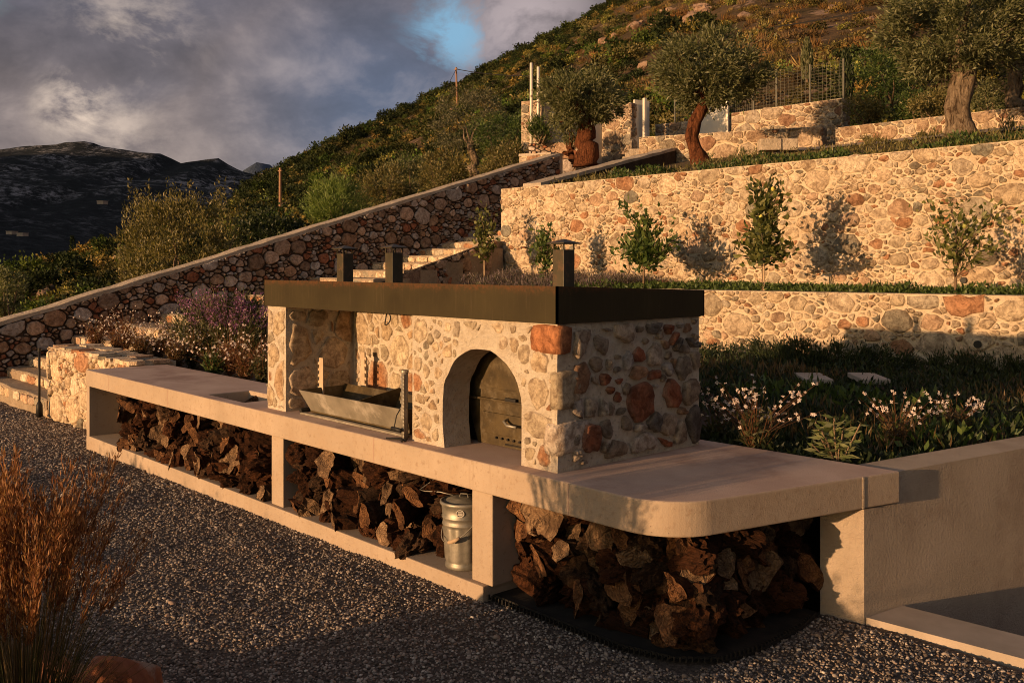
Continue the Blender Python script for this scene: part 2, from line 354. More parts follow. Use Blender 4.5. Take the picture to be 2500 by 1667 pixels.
def end_grain(name, c1, c2, dark):
    m, t, out = nt(name); v = coords(t, 'Object'); sp = N(t, 'ShaderNodeSeparateXYZ'); L(t, v, sp.inputs[0]); r0 = N(t, 'ShaderNodeObjectInfo').outputs['Random']
    rr = mathn(t, 'SQRT', mathn(t, 'ADD', mathn(t, 'POWER', mathn(t, 'ADD', sp.outputs[0], 0.02), 2.0), mathn(t, 'POWER', sp.outputs[2], 2.0)))
    n1 = noise_n(t, v, 26, 8, 0.7, 0.5); n2 = noise_n(t, v, 9, 5, 0.6)
    ring = mathn(t, 'SINE', mathn(t, 'MULTIPLY', mathn(t, 'ADD', rr, mathn(t, 'MULTIPLY', n2, 0.10)), 330.0))
    c = mixc(t, ramp(t, mathn(t, 'ADD', mathn(t, 'MULTIPLY', ring, 0.05), n1), [(0.36, 0), (0.66, 1)]), c1, c2)
    vo = N(t, 'ShaderNodeTexVoronoi', feature='DISTANCE_TO_EDGE'); vo.inputs['Scale'].default_value = 7; L(t, N_dist(t, v), vo.inputs['Vector'])
    c = mixc(t, ramp(t, vo.outputs['Distance'], [(0.008, 0.8), (0.03, 0.0)]), c, dark); c = mixc(t, ramp(t, n2, [(0.48, 0), (0.62, 0.85)]), c, dark)
    c = mixc(t, 1.0, c, ramp(t, r0, [(0, (0.55, 0.5, 0.45)), (1, (1.15, 1.1, 1.05))]), 'MULTIPLY')
    bsdf(t, out, c, 0.88, mathn(t, 'ADD', n1, mathn(t, 'MULTIPLY', ring, 0.08)), 0.9, 0.03, 0, 0.2); return m
def fibre(name, c1, c2, c3):
    m, t, out = nt(name); v = coords(t, 'Object'); mp_ = N(t, 'ShaderNodeMapping'); L(t, v, mp_.inputs[0]); mp_.inputs['Scale'].default_value = (1, 0.16, 1); r0 = N(t, 'ShaderNodeObjectInfo').outputs['Random']
    n1 = noise_n(t, mp_.outputs[0], 60, 8, 0.72, 0.8); n2 = noise_n(t, v, 16, 8, 0.7, 0.4)
    c = ramp(t, n1, [(0.36, c1), (0.62, c2)]); c = mixc(t, ramp(t, n2, [(0.50, 0), (0.62, 0.9)]), c, c3); c = mixc(t, ramp(t, n2, [(0.40, 0.85), (0.47, 0.0)]), c, tuple(x * 0.35 for x in c1))
    c = mixc(t, 1.0, c, ramp(t, r0, [(0, (0.5, 0.47, 0.45)), (1, (1.2, 1.1, 1.0))]), 'MULTIPLY')
    bsdf(t, out, c, 0.93, mathn(t, 'ADD', n1, n2), 1.0, 0.05, 0, 0.15); return m
M['wood'] = end_grain('cut_olive_wood', (0.12, 0.055, 0.024), (0.30, 0.155, 0.070), (0.06, 0.028, 0.014))
M['wood_grey'] = end_grain('weathered_cut_wood', (0.14, 0.085, 0.048), (0.36, 0.245, 0.145), (0.08, 0.05, 0.03))
M['bark'] = fibre('olive_log_bark', (0.035, 0.015, 0.007), (0.15, 0.062, 0.027), (0.085, 0.034, 0.016))
M['bark_grey'] = fibre('olive_log_bark_grey', (0.035, 0.021, 0.013), (0.16, 0.098, 0.058), (0.085, 0.046, 0.027))
def trunk_mat(name, c1, c2, dark):
    m, t, out = nt(name); v = geo_pos(t); mp_ = N(t, 'ShaderNodeMapping'); L(t, v, mp_.inputs[0]); mp_.inputs['Scale'].default_value = (1, 1, 0.22)
    n1 = noise_n(t, mp_.outputs[0], 14, 9, 0.72, 0.9); n2 = noise_n(t, v, 7, 8, 0.7, 0.5)
    c = ramp(t, n1, [(0.38, c1), (0.62, c2)]); c = mixc(t, ramp(t, n2, [(0.52, 0), (0.64, 0.9)]), c, dark); c = mixc(t, ramp(t, n1, [(0.36, 1), (0.43, 0)]), c, tuple(x * .5 for x in dark))
    bsdf(t, out, c, 0.93, mathn(t, 'ADD', mathn(t, 'MULTIPLY', n1, 1.4), n2), 1.0, 0.12, 0, 0.1); return m
M['trunk_red'] = trunk_mat('olive_trunk_red', (0.09, 0.030, 0.013), (0.25, 0.095, 0.042), (0.055, 0.022, 0.012))
M['trunk'] = trunk_mat('olive_trunk_grey', (0.15, 0.105, 0.066), (0.42, 0.32, 0.22), (0.11, 0.07, 0.042))
M['twig'] = simple('twig_bark', (0.12, 0.08, 0.05), (0.24, 0.165, 0.105), 12, 0.9, 0.3, 40, 0.01)
M['stake'] = simple('pale_stake', (0.36, 0.25, 0.15), (0.50, 0.37, 0.24), 12, 0.85, 0.2, 60, 0.005)
M['pole_wood'] = simple('pole_wood', (0.24, 0.13, 0.075), (0.34, 0.20, 0.12), 8, 0.9, 0.2, 30, 0.01)
M['white_metal'] = simple('cream_painted_metal', (0.66, 0.60, 0.50), (0.72, 0.66, 0.56), 3, 0.45, 0.03, 30, 0.002)
M['fence'] = simple('grey_green_wire', (0.10, 0.10, 0.075), (0.15, 0.14, 0.11), 9, 0.6, 0.05, 30, 0.002)
M['lemon'] = simple('lemon_skin', (0.55, 0.45, 0.08), (0.62, 0.54, 0.14), 10, 0.5, 0.2, 80, 0.002)
M['lime'] = simple('green_fruit', (0.20, 0.22, 0.05), (0.30, 0.30, 0.08), 10, 0.5, 0.2, 80, 0.002)
M['red_rock'] = simple('red_rock', (0.26, 0.085, 0.04), (0.46, 0.18, 0.09), 6, 0.92, 1.0, 18, 0.06, c3=(0.42, 0.32, 0.25), s3=4)
M['hill_rock'] = simple('hill_rock', (0.20, 0.12, 0.08), (0.40, 0.28, 0.20), 0.7, 0.95, 1.0, 2.5, 0.4)

# ------------------------------------------------------------------ rubble masonry
def clip_poly(P, a, b, c):
    out = []; n = len(P)
    for i in range(n):
        p, q = P[i], P[(i + 1) % n]; dp = a * p[0] + b * p[1] - c; dq = a * q[0] + b * q[1] - c
        if dp <= 0: out.append(p)
        if (dp < 0 < dq) or (dq < 0 < dp):
            s = dp / (dp - dq); out.append((p[0] + s * (q[0] - p[0]), p[1] + s * (q[1] - p[1])))
    return out
def area(P): return 0.5 * sum(P[i][0] * P[(i + 1) % len(P)][1] - P[(i + 1) % len(P)][0] * P[i][1] for i in range(len(P)))
def inset(P, g):
    if area(P) < 0: P = P[::-1]
    Q = P
    for i in range(len(P)):
        p, q = P[i], P[(i + 1) % len(P)]; ex, ey = q[0] - p[0], q[1] - p[1]; l = math.hypot(ex, ey)
        if l < 1e-6: continue
        a, b = ey / l, -ex / l; Q = clip_poly(Q, a, b, a * p[0] + b * p[1] - g)
        if len(Q) < 3: return None
    return Q
def in_poly(P, x, y):
    r = False; j = len(P) - 1
    for i in range(len(P)):
        if (P[i][1] > y) != (P[j][1] > y) and x < (P[j][0] - P[i][0]) * (y - P[i][1]) / (P[j][1] - P[i][1]) + P[i][0]: r = not r
        j = i
    return r
def pack(domain, size, rng, aniso=1.25, spread=0.45, tight=0.80):
    """irregular stones filling a convex outline: cells of a power diagram over thrown seeds"""
    xs = [p[0] for p in domain]; ys = [p[1] for p in domain]; x0, x1, y0, y1 = min(xs), max(xs), min(ys), max(ys)
    cell = size * 1.5; grid = {}; S = []
    tries = int(18 * (x1 - x0) * (y1 - y0) / (size * size)) + 60
    for k in range(tries):
        x, y = rng.uniform(x0, x1), rng.uniform(y0, y1)
        if not in_poly(domain, x, y): continue
        f = k / tries; r = size * 0.5 * max(0.34, (1 + spread * rng.uniform(-1.0, 1.2)) * (1.15 - 0.70 * f))
        gx, gy = int(x / aniso / cell), int(y / cell); ok = True
        for i in range(gx - 1, gx + 2):
            for j in range(gy - 1, gy + 2):
                for (a, b, c) in grid.get((i, j), ()):
                    if math.hypot((a - x) / aniso, b - y) < (c + r) * tight: ok = False; break
                if not ok: break
            if not ok: break
        if ok: grid.setdefault((gx, gy), []).append((x, y, r)); S.append((x, y, r))
    cells = []
    for (x, y, r) in S:
        P = [(p[0] / aniso, p[1]) for p in domain]; X = x / aniso
        gx, gy = int(x / aniso / cell), int(y / cell)
        for i in range(gx - 2, gx + 3):
            for j in range(gy - 2, gy + 3):
                for (a, b, c) in grid.get((i, j), ()):
                    if a == x and b == y: continue
                    A = a / aniso; dx, dy = A - X, b - y
                    k = (A * A + b * b - c * c - X * X - y * y + r * r) / 2
                    P = clip_poly(P, dx, dy, k)
                    if len(P) < 3: break
                if len(P) < 3: break
            if len(P) < 3: break
        if len(P) >= 3: cells.append([(p[0] * aniso, p[1]) for p in P])
    return cells
def rounded(P, n, rng, cut=None, jit=0.075):
    cut = rng.uniform(0.05, 0.20) if cut is None else cut
    Q = []
    for i in range(len(P)):
        p, q = P[i], P[(i + 1) % len(P)]
        Q.append((p[0] + cut * (q[0] - p[0]), p[1] + cut * (q[1] - p[1]))); Q.append((q[0] - cut * (q[0] - p[0]), q[1] - cut * (q[1] - p[1])))
    L_ = [0.0]
    for i in range(len(Q)): L_.append(L_[-1] + math.dist(Q[i], Q[(i + 1) % len(Q)]))
    out = []; T = L_[-1]; s = math.sqrt(abs(area(P))) * jit
    for k in range(n):
        w = (k + rng.uniform(-0.22, 0.22)) / n * T % T; i = 0
        while L_[i + 1] < w: i += 1
        f = (w - L_[i]) / max(L_[i + 1] - L_[i], 1e-9); p, q = Q[i], Q[(i + 1) % len(Q)]
        out.append((p[0] + f * (q[0] - p[0]) + rng.uniform(-s, s), p[1] + f * (q[1] - p[1]) + rng.uniform(-s, s)))
    return out
def stone_vf(P, frame, proud, rng, fine=False):
    """outline P (along, up) -> rounded stone standing proud of the plane frame = (origin, direction, outward normal)"""
    (ox, oy), (ux, uy), (nx, ny) = frame; n = len(P)
    cx = sum(p[0] for p in P) / n; cy = sum(p[1] for p in P) / n
    tilt = (rng.uniform(-0.35, 0.35), rng.uniform(-0.35, 0.35)); sz = math.sqrt(abs(area(P)))
    rings = [(1.02, -0.04, 0), (1.0, 0.62, 0.12), (0.86, 0.96, 0.14)] + ([(0.45, 1.0, 0.25)] if fine else [])
    V = []
    for s, h, j in rings:
        for p in P:
            a = cx + (p[0] - cx) * s; b = cy + (p[1] - cy) * s
            d = h * proud * (1 + tilt[0] * (p[0] - cx) / sz + tilt[1] * (p[1] - cy) / sz) * (1 + rng.uniform(-j, j)) if h > 0 else h
            V.append((ox + ux * a + nx * d, oy + uy * a + ny * d, b))
    d = proud * rng.uniform(0.85, 1.15); V.append((ox + ux * cx + nx * d, oy + uy * cx + ny * d, cy))
    F = []; m = len(rings)
    for r in range(m - 1):
        for k in range(n): F.append((r * n + k, r * n + (k + 1) % n, (r + 1) * n + (k + 1) % n, (r + 1) * n + k))
    for k in range(n): F.append(((m - 1) * n + k, (m - 1) * n + (k + 1) % n, m * n))
    return V, F
PAL = {
 'cream': [((0.70, 0.58, 0.43), 46), ((0.60, 0.48, 0.335), 25), ((0.47, 0.25, 0.14), 9), ((0.27, 0.25, 0.20), 4), ((0.56, 0.40, 0.28), 10), ((0.44, 0.385, 0.295), 6)],
 'dry': [((0.52, 0.47, 0.44), 26), ((0.40, 0.275, 0.19), 24), ((0.36, 0.155, 0.09), 14), ((0.54, 0.41, 0.32), 21), ((0.30, 0.22, 0.165), 15)],
 'oven': [((0.56, 0.46, 0.33), 36), ((0.45, 0.38, 0.275), 24), ((0.42, 0.215, 0.115), 8), ((0.29, 0.25, 0.19), 8), ((0.54, 0.46, 0.36), 16), ((0.42, 0.30, 0.19), 14)],
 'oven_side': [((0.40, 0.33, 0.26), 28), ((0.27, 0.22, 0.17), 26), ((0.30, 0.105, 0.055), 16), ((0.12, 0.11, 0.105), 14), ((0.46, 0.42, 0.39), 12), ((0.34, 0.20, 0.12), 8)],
 'gate': [((0.52, 0.43, 0.33), 45), ((0.42, 0.31, 0.22), 30), ((0.34, 0.20, 0.13), 12), ((0.30, 0.27, 0.22), 13)],
}
def pick(pal, rng):
    c, w = zip(*PAL[pal]); b = rng.choices(c, w)[0]; k = rng.uniform(0.80, 1.18); t = rng.uniform(-0.05, 0.05)
    return (b[0] * k * (1 + t), b[1] * k, b[2] * k * (1 - t))
def face_stones(parent, domain, frame, size, rng, pal, mat, proud=(0.012, 0.03), gap=(0.010, 0.02), aniso=1.25, n=9, limit=300, fine=False, skip=None, spread=0.45, smooth=True, counter=None, smear=0.6, smc=(0.60, 0.485, 0.345)):
    """stones of one wall face: the largest as parts, the rest joined"""
    st = []
    for C in pack(domain, size, rng, aniso, spread):
        P = inset(C, rng.uniform(*gap))
        if not P or abs(area(P)) < (size * 0.16) ** 2: continue
        if skip and skip(P): continue
        cx = sum(p[0] for p in P) / len(P)
        wx, wy = frame[0][0] + frame[1][0] * cx, frame[0][1] + frame[1][1] * cx
        ax, ay = ahead(wx, wy); vis = 1.0 if abs(ax / max(ay, 0.1)) < 0.56 else 0.15
        st.append((abs(area(P)) / (ay * ay) * vis, P))
    st.sort(key=lambda s: -s[0]); rest = []; rc = []
    used = counter[0] if counter else 0
    for k, (_, P) in enumerate(st):
        Q = rounded(P, n, rng); V, F = stone_vf(Q, frame, rng.uniform(*proud), rng, fine); c0 = np.array(pick(pal, rng)); sm = rng.uniform(0.3, 1.0) * smear
        lv = [0.95, 0.62, 0.22] + ([0.0] if fine else []); f = np.array([min(1, max(0, lv[i // n] * sm + rng.uniform(-.25, .25) * sm)) for i in range(len(lv) * n)] + [0.0])[:, None]
        c = c0 * (1 - f) + np.array(smc) * f
        if used < limit:
            obj('stone', V, F, mat, parent, col=c, smooth=smooth); used += 1
        else: rest.append((V, F)); rc.append(c)
    if counter: counter[0] = used
    if rest:
        V, F = join(rest); o = obj('small_stones', V, F, mat, parent, col=np.vstack(rc), smooth=smooth); o['kind'] = 'stuff'
def frame_of(P0, P1):
    dx, dy = P1[0] - P0[0], P1[1] - P0[1]; l = math.hypot(dx, dy); u = (dx / l, dy / l)
    return (P0, u, (u[1], -u[0])), l
def rubble_wall(name, label, P0, P1, zb, zt, thick, size, seed, pal='cream', mort='mortar', stone='wall_stone', coping=None, cat='wall', group=None, proud=(0.014, 0.045), gap=(0.004, 0.018), limit=300, ends=(), aniso=1.4, smooth=True, n=11, smear=0.75, spread=1.05):
    rng = random.Random(seed); fr, l = frame_of(P0, P1); (ux, uy), (nx, ny) = fr[1], fr[2]
    t = thing(name, label, cat, (P0[0], P0[1], min(zb)), group)
    core = [(P0[0], P0[1]), (P1[0], P1[1]), (P1[0] - nx * thick, P1[1] - ny * thick), (P0[0] - nx * thick, P0[1] - ny * thick)]
    V = [(p[0], p[1], z) for p, z in zip(core, (zb[0], zb[1], zb[1], zb[0]))] + [(p[0], p[1], z) for p, z in zip(core, (zt[0], zt[1], zt[1], zt[0]))]
    F = [(3, 2, 1, 0), (4, 5, 6, 7), (0, 1, 5, 4), (1, 2, 6, 5), (2, 3, 7, 6), (3, 0, 4, 7)]
    obj('mortar_core', V, F, M[mort], t)
    cnt = [0]
    face_stones(t, [(0, zb[0]), (l, zb[1]), (l, zt[1]), (0, zt[0])], fr, size, rng, pal, M[stone], proud, gap, aniso, n, limit, smooth=smooth, counter=cnt, smear=smear, spread=spread)
    for e in ends:
        if e == 0: a, b, z0, z1 = core[3], core[0], zb[0], zt[0]
        else: a, b, z0, z1 = core[1], core[2], zb[1], zt[1]
        f2, l2 = frame_of(a, b)
        face_stones(t, [(0, z0), (l2, z0), (l2, z1), (0, z1)], f2, size, rng, pal, M[stone], proud, gap, 1.1, n, limit, smooth=smooth, counter=cnt, smear=smear, spread=spread)
    if coping:
        m = int(l / 0.35) + 2; V, F = [], []; over, ht = coping
        for i in range(m):
            s = i / (m - 1); z = zt[0] + (zt[1] - zt[0]) * s; x, y = P0[0] + (P1[0] - P0[0]) * s, P0[1] + (P1[1] - P0[1]) * s
            of = over + rng.uniform(-0.012, 0.012); ob = thick + over + rng.uniform(-0.02, 0.02); h = ht + rng.uniform(-0.012, 0.012)
            V += [(x + nx * of, y + ny * of, z - 0.01 + rng.uniform(-.012, .008)), (x + nx * (of - 0.015), y + ny * (of - 0.015), z + h), (x - nx * (ob - 0.015), y - ny * (ob - 0.015), z + h), (x - nx * ob, y - ny * ob, z - 0.01)]
        for i in range(m - 1):
            for k in range(4): F.append((i * 4 + k, (i + 1) * 4 + k, (i + 1) * 4 + (k + 1) % 4, i * 4 + (k + 1) % 4))
        F += [(3, 2, 1, 0), tuple((m - 1) * 4 + k for k in range(4))]
        obj('coping', V, F, M['coping'], t)
    return t

# ------------------------------------------------------------------ ground sheets
def sheet(name, x0, x1, y0, y1, step, zf, mat, keep=None, kind='structure', smooth=True):
    nx, ny = int((x1 - x0) / step) + 1, int((y1 - y0) / step) + 1
    X = np.linspace(x0, x1, nx); Y = np.linspace(y0, y1, ny); V = [(x, y, zf(x, y)) for y in Y for x in X]; F = []
    for j in range(ny - 1):
        for i in range(nx - 1):
            if keep is None or keep((X[i] + X[i + 1]) / 2, (Y[j] + Y[j + 1]) / 2): F.append((j * nx + i, j * nx + i + 1, (j + 1) * nx + i + 1, (j + 1) * nx + i))
    return tag(obj(name, V, F, mat, smooth=smooth), kind=kind)
def gz(x, y): return (0.009 * (x + 0.5) if x < -0.5 else 0.0) + 0.016 * noise.noise((x * 0.9, y * 0.9, 3.3)) + 0.012 * noise.noise((x * 2.3, y * 2.6, 8.3)) + 0.006 * noise.noise((x * 5.5, y * 5.5, 1.3)) - 0.010
def wall_x(y): return 1.165 + (y - 1.19) * 0.160 + max(0, y - 3) ** 2 * 0.012     # face of the rendered wall
def on_gravel(x, y):
    if x < -7.0: return y < 0.45
    if x < 0.95: return y < 0.55 if x > -0.55 else y < -0.0
    return y < 1.20 + 0.05 * (x - 1)
sheet('gravel_ground', -13.3, 9, -12, 1.6, 0.1, gz, M['gravel_base'], on_gravel)
def bed_z(x, y): return 0.70 + 0.04 * noise.noise((x, y, 1.0))
sheet('planting_bed', -12.5, 2.6, 0.8, 8.1, 0.2, bed_z, M['soil'], lambda x, y: x < wall_x(y) - 0.16 and x > -10.1 - 0.2 * y and (y > 1.35 or x < -3.4))
sheet('terrace_bed', -12.2, 8, 8.2, 10.2, 0.2, lambda x, y: 1.53 + 0.03 * noise.noise((x, y, 5.0)), M['soil'])
def ter_z(x, y): return 3.56 + 0.175 * (y - 10.2) + 0.05 * noise.noise((x * 0.7, y * 0.7, 9.0))
sheet('upper_terrace', -15, 16, 10.35, 25.5, 0.5, ter_z, M['grass_soil'], lambda x, y: x > -11.95 - 0.215 * (y - 10.2) + 0.1)
sheet('gravel_path', -13, 14, 15.6, 17.2, 0.4, lambda x, y: ter_z(x, y) + 0.03, M['path'], lambda x, y: x > -9)
sheet('sunken_floor', 1.1, 9, 1.4, 9, 0.5, lambda x, y: -1.2, M['kerb'])

# ------------------------------------------------------------------ garden walls and stairs
W_LOW = rubble_wall('stone_retaining_wall', 'low cream rubble retaining wall carrying the shadow of the oven', (-10.6, 7.98), (3.2, 7.98), (0.45, 0.45), (1.56, 1.615), 0.4, 0.158, 11, gap=(0.003, 0.020), group=None)
W_UP = rubble_wall('stone_terrace_wall', 'tall sunlit cream rubble wall behind the citrus saplings', (-11.96, 10.13), (1.6, 10.13), (1.40, 1.40), (3.62, 3.66), 0.45, 0.155, 12, gap=(0.003, 0.019))
sw0, swd = (-13.24, 0.0), (-0.05, 0.99875)
def on_sw(t): return (sw0[0] + swd[0] * t, sw0[1] + swd[1] * t)
def sw_top(t): return 0.985 + (t - 0.53) * 0.2865
W_ST = rubble_wall('stair_wall', 'long dark dry-stone wall climbing beside the steps', on_sw(-2.4), on_sw(13.9), (-0.4, 2.0), (sw_top(-2.4), sw_top(13.9)), 0.42, 0.16, 13, 'dry', 'mortar_dark', 'stone_dry', (0.03, 0.055), proud=(0.03, 0.06), gap=(0.006, 0.018), aniso=1.3, smooth=False, smear=0)
W_LEFT = rubble_wall('low_stone_wall', 'thick low sunlit stone wall beside the counter end', (-10.0, 0.30), (-7.27, 0.36), (-0.15, -0.15), (0.86, 0.83), 0.55, 0.17, 14, 'cream', 'mortar', 'stone', proud=(0.015, 0.045), gap=(0.006, 0.014), ends=(0,))
rngl = random.Random(77)
for k in range(11):                                          # flat cap stones of the low wall
    for r in range(2):
        x = -9.93 + k * 0.245; y = 0.32 + r * 0.27
        P = [(x + rngl.uniform(-.02, .02), y + rngl.uniform(-.02, .02)), (x + .235 + rngl.uniform(-.02, .02), y + rngl.uniform(-.02, .02)), (x + .235 + rngl.uniform(-.02, .02), y + .255 + rngl.uniform(-.02, .02)), (x + rngl.uniform(-.02, .02), y + .255)]
        z = 0.86 - 0.03 * (x + 10) / 2.7
        V, F = prism(rounded(P, 9, rngl, 0.18), z - 0.02, z + rngl.uniform(0.012, 0.04)); obj('cap_stone', V, F, M['stone'], W_LEFT, col=np.array(pick('cream', rngl)))
rs = random.Random(5)
steps = thing('stone_steps', 'shallow stone garden steps climbing along the dark dry-stone wall', 'steps', (-10.9, 0.3, 0))
for k in range(28):                                          # three flights: steep, shallow, steep
    y0 = 0.28 + 0.34 * min(k, 4) + 0.78 * min(max(k - 4, 0), 8) + 0.66 * max(k - 12, 0); z = 0.155 * (k + 1)
    if y0 > 13.2: break
    tL = (y0 - sw0[1]) / swd[1]; xl = on_sw(tL)[0]; xr = -10.02 - 0.198 * (y0 - 0.3)
    m = 7; V = []; F = []
    for i in range(m):                                       # nosing with an uneven hand-laid edge
        x = xl + (xr - xl) * i / (m - 1); yy = y0 + rs.uniform(-0.025, 0.025); zz_ = z + rs.uniform(-0.012, 0.012)
        V += [(x, yy + 0.012, z - 1.3), (x, yy, zz_ - 0.02), (x, yy + 0.02, zz_), (x, y0 + 0.82, zz_)]
    for i in range(m - 1):
        for q in range(3): F.append((i * 4 + q, (i + 1) * 4 + q, (i + 1) * 4 + q + 1, i * 4 + q + 1))
    V += [(xr, y0 + .82, z - 1.3)]; F.append((0, 1, 2, 3)); F.append((*((m - 1) * 4 + q for q in (3, 2, 1, 0)), len(V) - 1))
    st = obj('step', V, F, M['step'], steps)
    if True:
        rr = random.Random(900 + k); xs = xl + 0.02
        while xs < xr - 0.1:
            w = min(rr.uniform(0.22, 0.5), xr - xs); P = [(xs + .006 - xl, z - .15), (xs + w - .006 - xl, z - .15), (xs + w - .006 - xl, z - .03), (xs + .006 - xl, z - .03)]
            V, F = stone_vf(rounded(P, 9, rr, 0.15), ((xl, y0 + 0.012), (1, 0), (0, -1)), 0.03, rr); obj('riser_stone', V, F, M['stone'], st, col=np.array(pick('cream', rr))); xs += w
rubble_wall('stair_cheek', 'shaded stone flank carrying the open side of the steps', (-9.97, 0.32), (-11.86, 9.9), (-0.2, 0.9), (0.10, 2.50), 0.1, 0.2, 16, 'dry', 'mortar_dark', 'stone_dry', limit=60, smooth=False, smear=0)
# parapet on the uphill side of the stairs
PP0, PP1 = (-11.98, 10.16), (-13.6, 17.84)
W_PAR = rubble_wall('stair_parapet', 'sloping stone parapet rising from the end of the tall wall', (PP1[0] + 0.42, PP1[1] + .09), (PP0[0] + 0.42, PP0[1] + .25), (3.0, 2.0), (5.32, 3.66), 0.44, 0.24, 15, 'dry', 'mortar_dark', 'stone_dry', (0.02, 0.06), smooth=False, smear=0)

# gate walls at the top of the garden
def gate_wall(name, label, px0, d0, px1, d1, ztop, zbot, thick, size, seed, **kw):
    return rubble_wall(name, label, at(px0, d0), at(px1, d1), zbot, ztop, thick, size, seed, kw.pop('pal', 'gate'), **kw)
gate_wall('gate_pillar', 'stone gate pillar under two thin white masts', 1273, 29.6, 1330, 29.3, (7.0, 7.0), (3.6, 3.6), 0.6, 0.24, 21, limit=60)
gate_wall('gate_wall', 'stone gate wall beside the narrow white gate leaf', 1470, 30.6, 1539, 30.0, (6.78, 7.05), (4.4, 4.4), 0.55, 0.22, 22, limit=90, ends=(1,))
gate_wall('shaded_garden_wall', 'short dark stone wall below the plastered panel', 1290, 29.0, 1450, 28.4, (5.63, 5.63), (3.6, 3.6), 0.4, 0.26, 23, pal='dry', mort='mortar_dark', stone='stone_dry', limit=60, smooth=False, smear=0)
gate_wall('fence_base_wall', 'low stone wall under the wire mesh fence', 1600, 31.0, 1815, 29.8, (6.50, 6.60), (4.6, 4.6), 0.4, 0.24, 24, limit=80)
gate_wall('fenced_stone_wall', 'sunlit stone wall topped by the end of the mesh fence', 1786, 28.2, 2056, 26.0, (6.42, 6.48), (4.4, 4.4), 0.5, 0.24, 25, limit=160, ends=(1,))
gate_wall('front_garden_wall', 'low stone wall behind the leaning red olive trunk', 1560, 26.6, 2003, 23.6, (5.50, 5.37), (3.8, 3.8), 0.45, 0.24, 26, limit=200, ends=(1,))
gate_wall('long_garden_wall', 'long low stone wall behind the thick grey olive trunk', 2040, 23.4, 2540, 19.6, (5.30, 5.22), (4.0, 4.0), 0.45, 0.24, 27, limit=200)
gate_wall('landing_wall', 'pale squat wall at the top of the stair wall', 1268, 27.2, 1345, 26.4, (5.05, 5.02), (3.4, 3.4), 0.5, 0.22, 28, limit=50, coping=(0.03, 0.05))
pw = thing('plaster_wall', 'smooth cream plaster wall behind the round olive crown', 'wall', (*at(1302, 30.4), 4.5))
a, b = at(1318, 30.2), at(1478, 30.9); fr, l = frame_of(a, b); c = ((a[0] + b[0]) / 2, (a[1] + b[1]) / 2)
obj('panel', *obox((c[0], c[1], 5.6), fr[1], l / 2, 0.12, 1.28, 0.02), M['plaster'], pw)
obj('coping', *obox((c[0], c[1], 6.90), fr[1], l / 2 + 0.02, 0.135, 0.03, 0.01), M['plaster'], pw)
gl = thing('gate_leaf', 'narrow cream metal gate leaf standing open at the stone gate wall', 'gate', (*at(1567, 30.2), 5.0))
obj('panel', *obox((*at(1566, 30.4), 6.05), (0.2, 1), 0.30, 0.03, 1.12, 0.01), M['white_metal'], gl)
obj('edge_frame', *obox((*at(1574, 30.2), 6.05), (0.2, 1), 0.05, 0.05, 1.16, 0.01), M['white_metal'], gl)
gp = thing('sliding_gate', 'cream sliding gate panel behind the leaning red olive trunk', 'gate', (*at(1740, 29.2), 5.0))
a, b = at(1690, 29.6), at(1772, 29.0); fr, l = frame_of(a, b); c = ((a[0] + b[0]) / 2, (a[1] + b[1]) / 2)
obj('panel', *obox((c[0], c[1], 6.13), fr[1], l / 2, 0.03, 0.68, 0.008), M['white_metal'], gp)
obj('panel', *obox((c[0], c[1], 5.18), fr[1], l / 2, 0.03, 0.25, 0.008), M['white_metal'], gp)
obj('end_post', *obox((b[0] + fr[1][0] * .05, b[1] + fr[1][1] * .05, 5.95), fr[1], 0.04, 0.05, 0.95, 0.008), M['white_metal'], gp)
for px, top, nm in ((1297, 8.10, 'taller'), (1314, 7.98, 'shorter')):
    x, y = at(px, 29.2); m_ = thing('mast', f'{nm} thin white mast rising behind the stone gate pillar', 'pole', (x, y, 6.0), 'thin white masts')
    obj('shaft', *tube([(x, y, 5.5), (x, y, top)], 0.045, 10), M['white_metal'], m_, smooth=True)
    obj('bracket', *tube([(x, y, 7.05), (x, y, 7.12)], 0.062, 10), M['steel'], m_)
# wire mesh fence on the upper walls
fc = thing('wire_fence', 'green wire mesh fence on the upper stone walls', 'fence', (*at(1840, 28), 6.4))
fpts = [(1638, 30.7, 6.53), (1740, 30.0, 6.57), (1830, 28.0, 6.44), (1886, 27.4, 6.45), (1968, 26.8, 6.46), (2050, 26.1, 6.47)]
wires = []
for i, (px, d, z) in enumerate(fpts):
    x, y = at(px, d); obj('post', *tube([(x, y + .2, z - .1), (x, y + .2, z + 1.12)], 0.030, 8), M['fence'], fc)
    if i < len(fpts) - 1:
        x2, y2 = at(*fpts[i + 1][:2]); z2 = fpts[i + 1][2]
        for h in np.arange(0.06, 1.1, 0.085): wires.append(tube([(x, y + .2, z + h), (x2, y2 + .2, z2 + h)], 0.005, 3, False))
        nv = int(math.hypot(x2 - x, y2 - y) / 0.11)
        for k in range(nv):
            s = k / nv; wires.append(tube([(x + (x2 - x) * s, y + .2 + (y2 - y) * s, z + (z2 - z) * s), (x + (x2 - x) * s, y + .2 + (y2 - y) * s, z + 1.08 + (z2 - z) * s)], 0.003, 3, False))
tag(obj('mesh', *join(wires), M['fence'], fc), kind='stuff')
# upper steps and the pale stone block
us = thing('upper_steps', 'short flight of stone steps below the stone gate wall', 'steps', (*at(1520, 27.5), 4.4))
for k in range(5):
    obj('step', *obox((*at(1528 + 6 * k, 26.6 + 0.45 * k), 4.55 + 0.16 * k), (0.67, -0.74), 0.95, 0.25, 0.10, 0.02), M['coping'], us)
bk = thing('stone_bench', 'pale cut stone bench in front of the low garden wall', 'bench', (*at(1898, 22.0), 4.5))
for k, px in enumerate((1878, 1918)): obj('block', *obox((*at(px, 22.0), 4.70), (0.67, -0.74), 0.20, 0.24, 0.13, 0.02), M['coping'], bk)
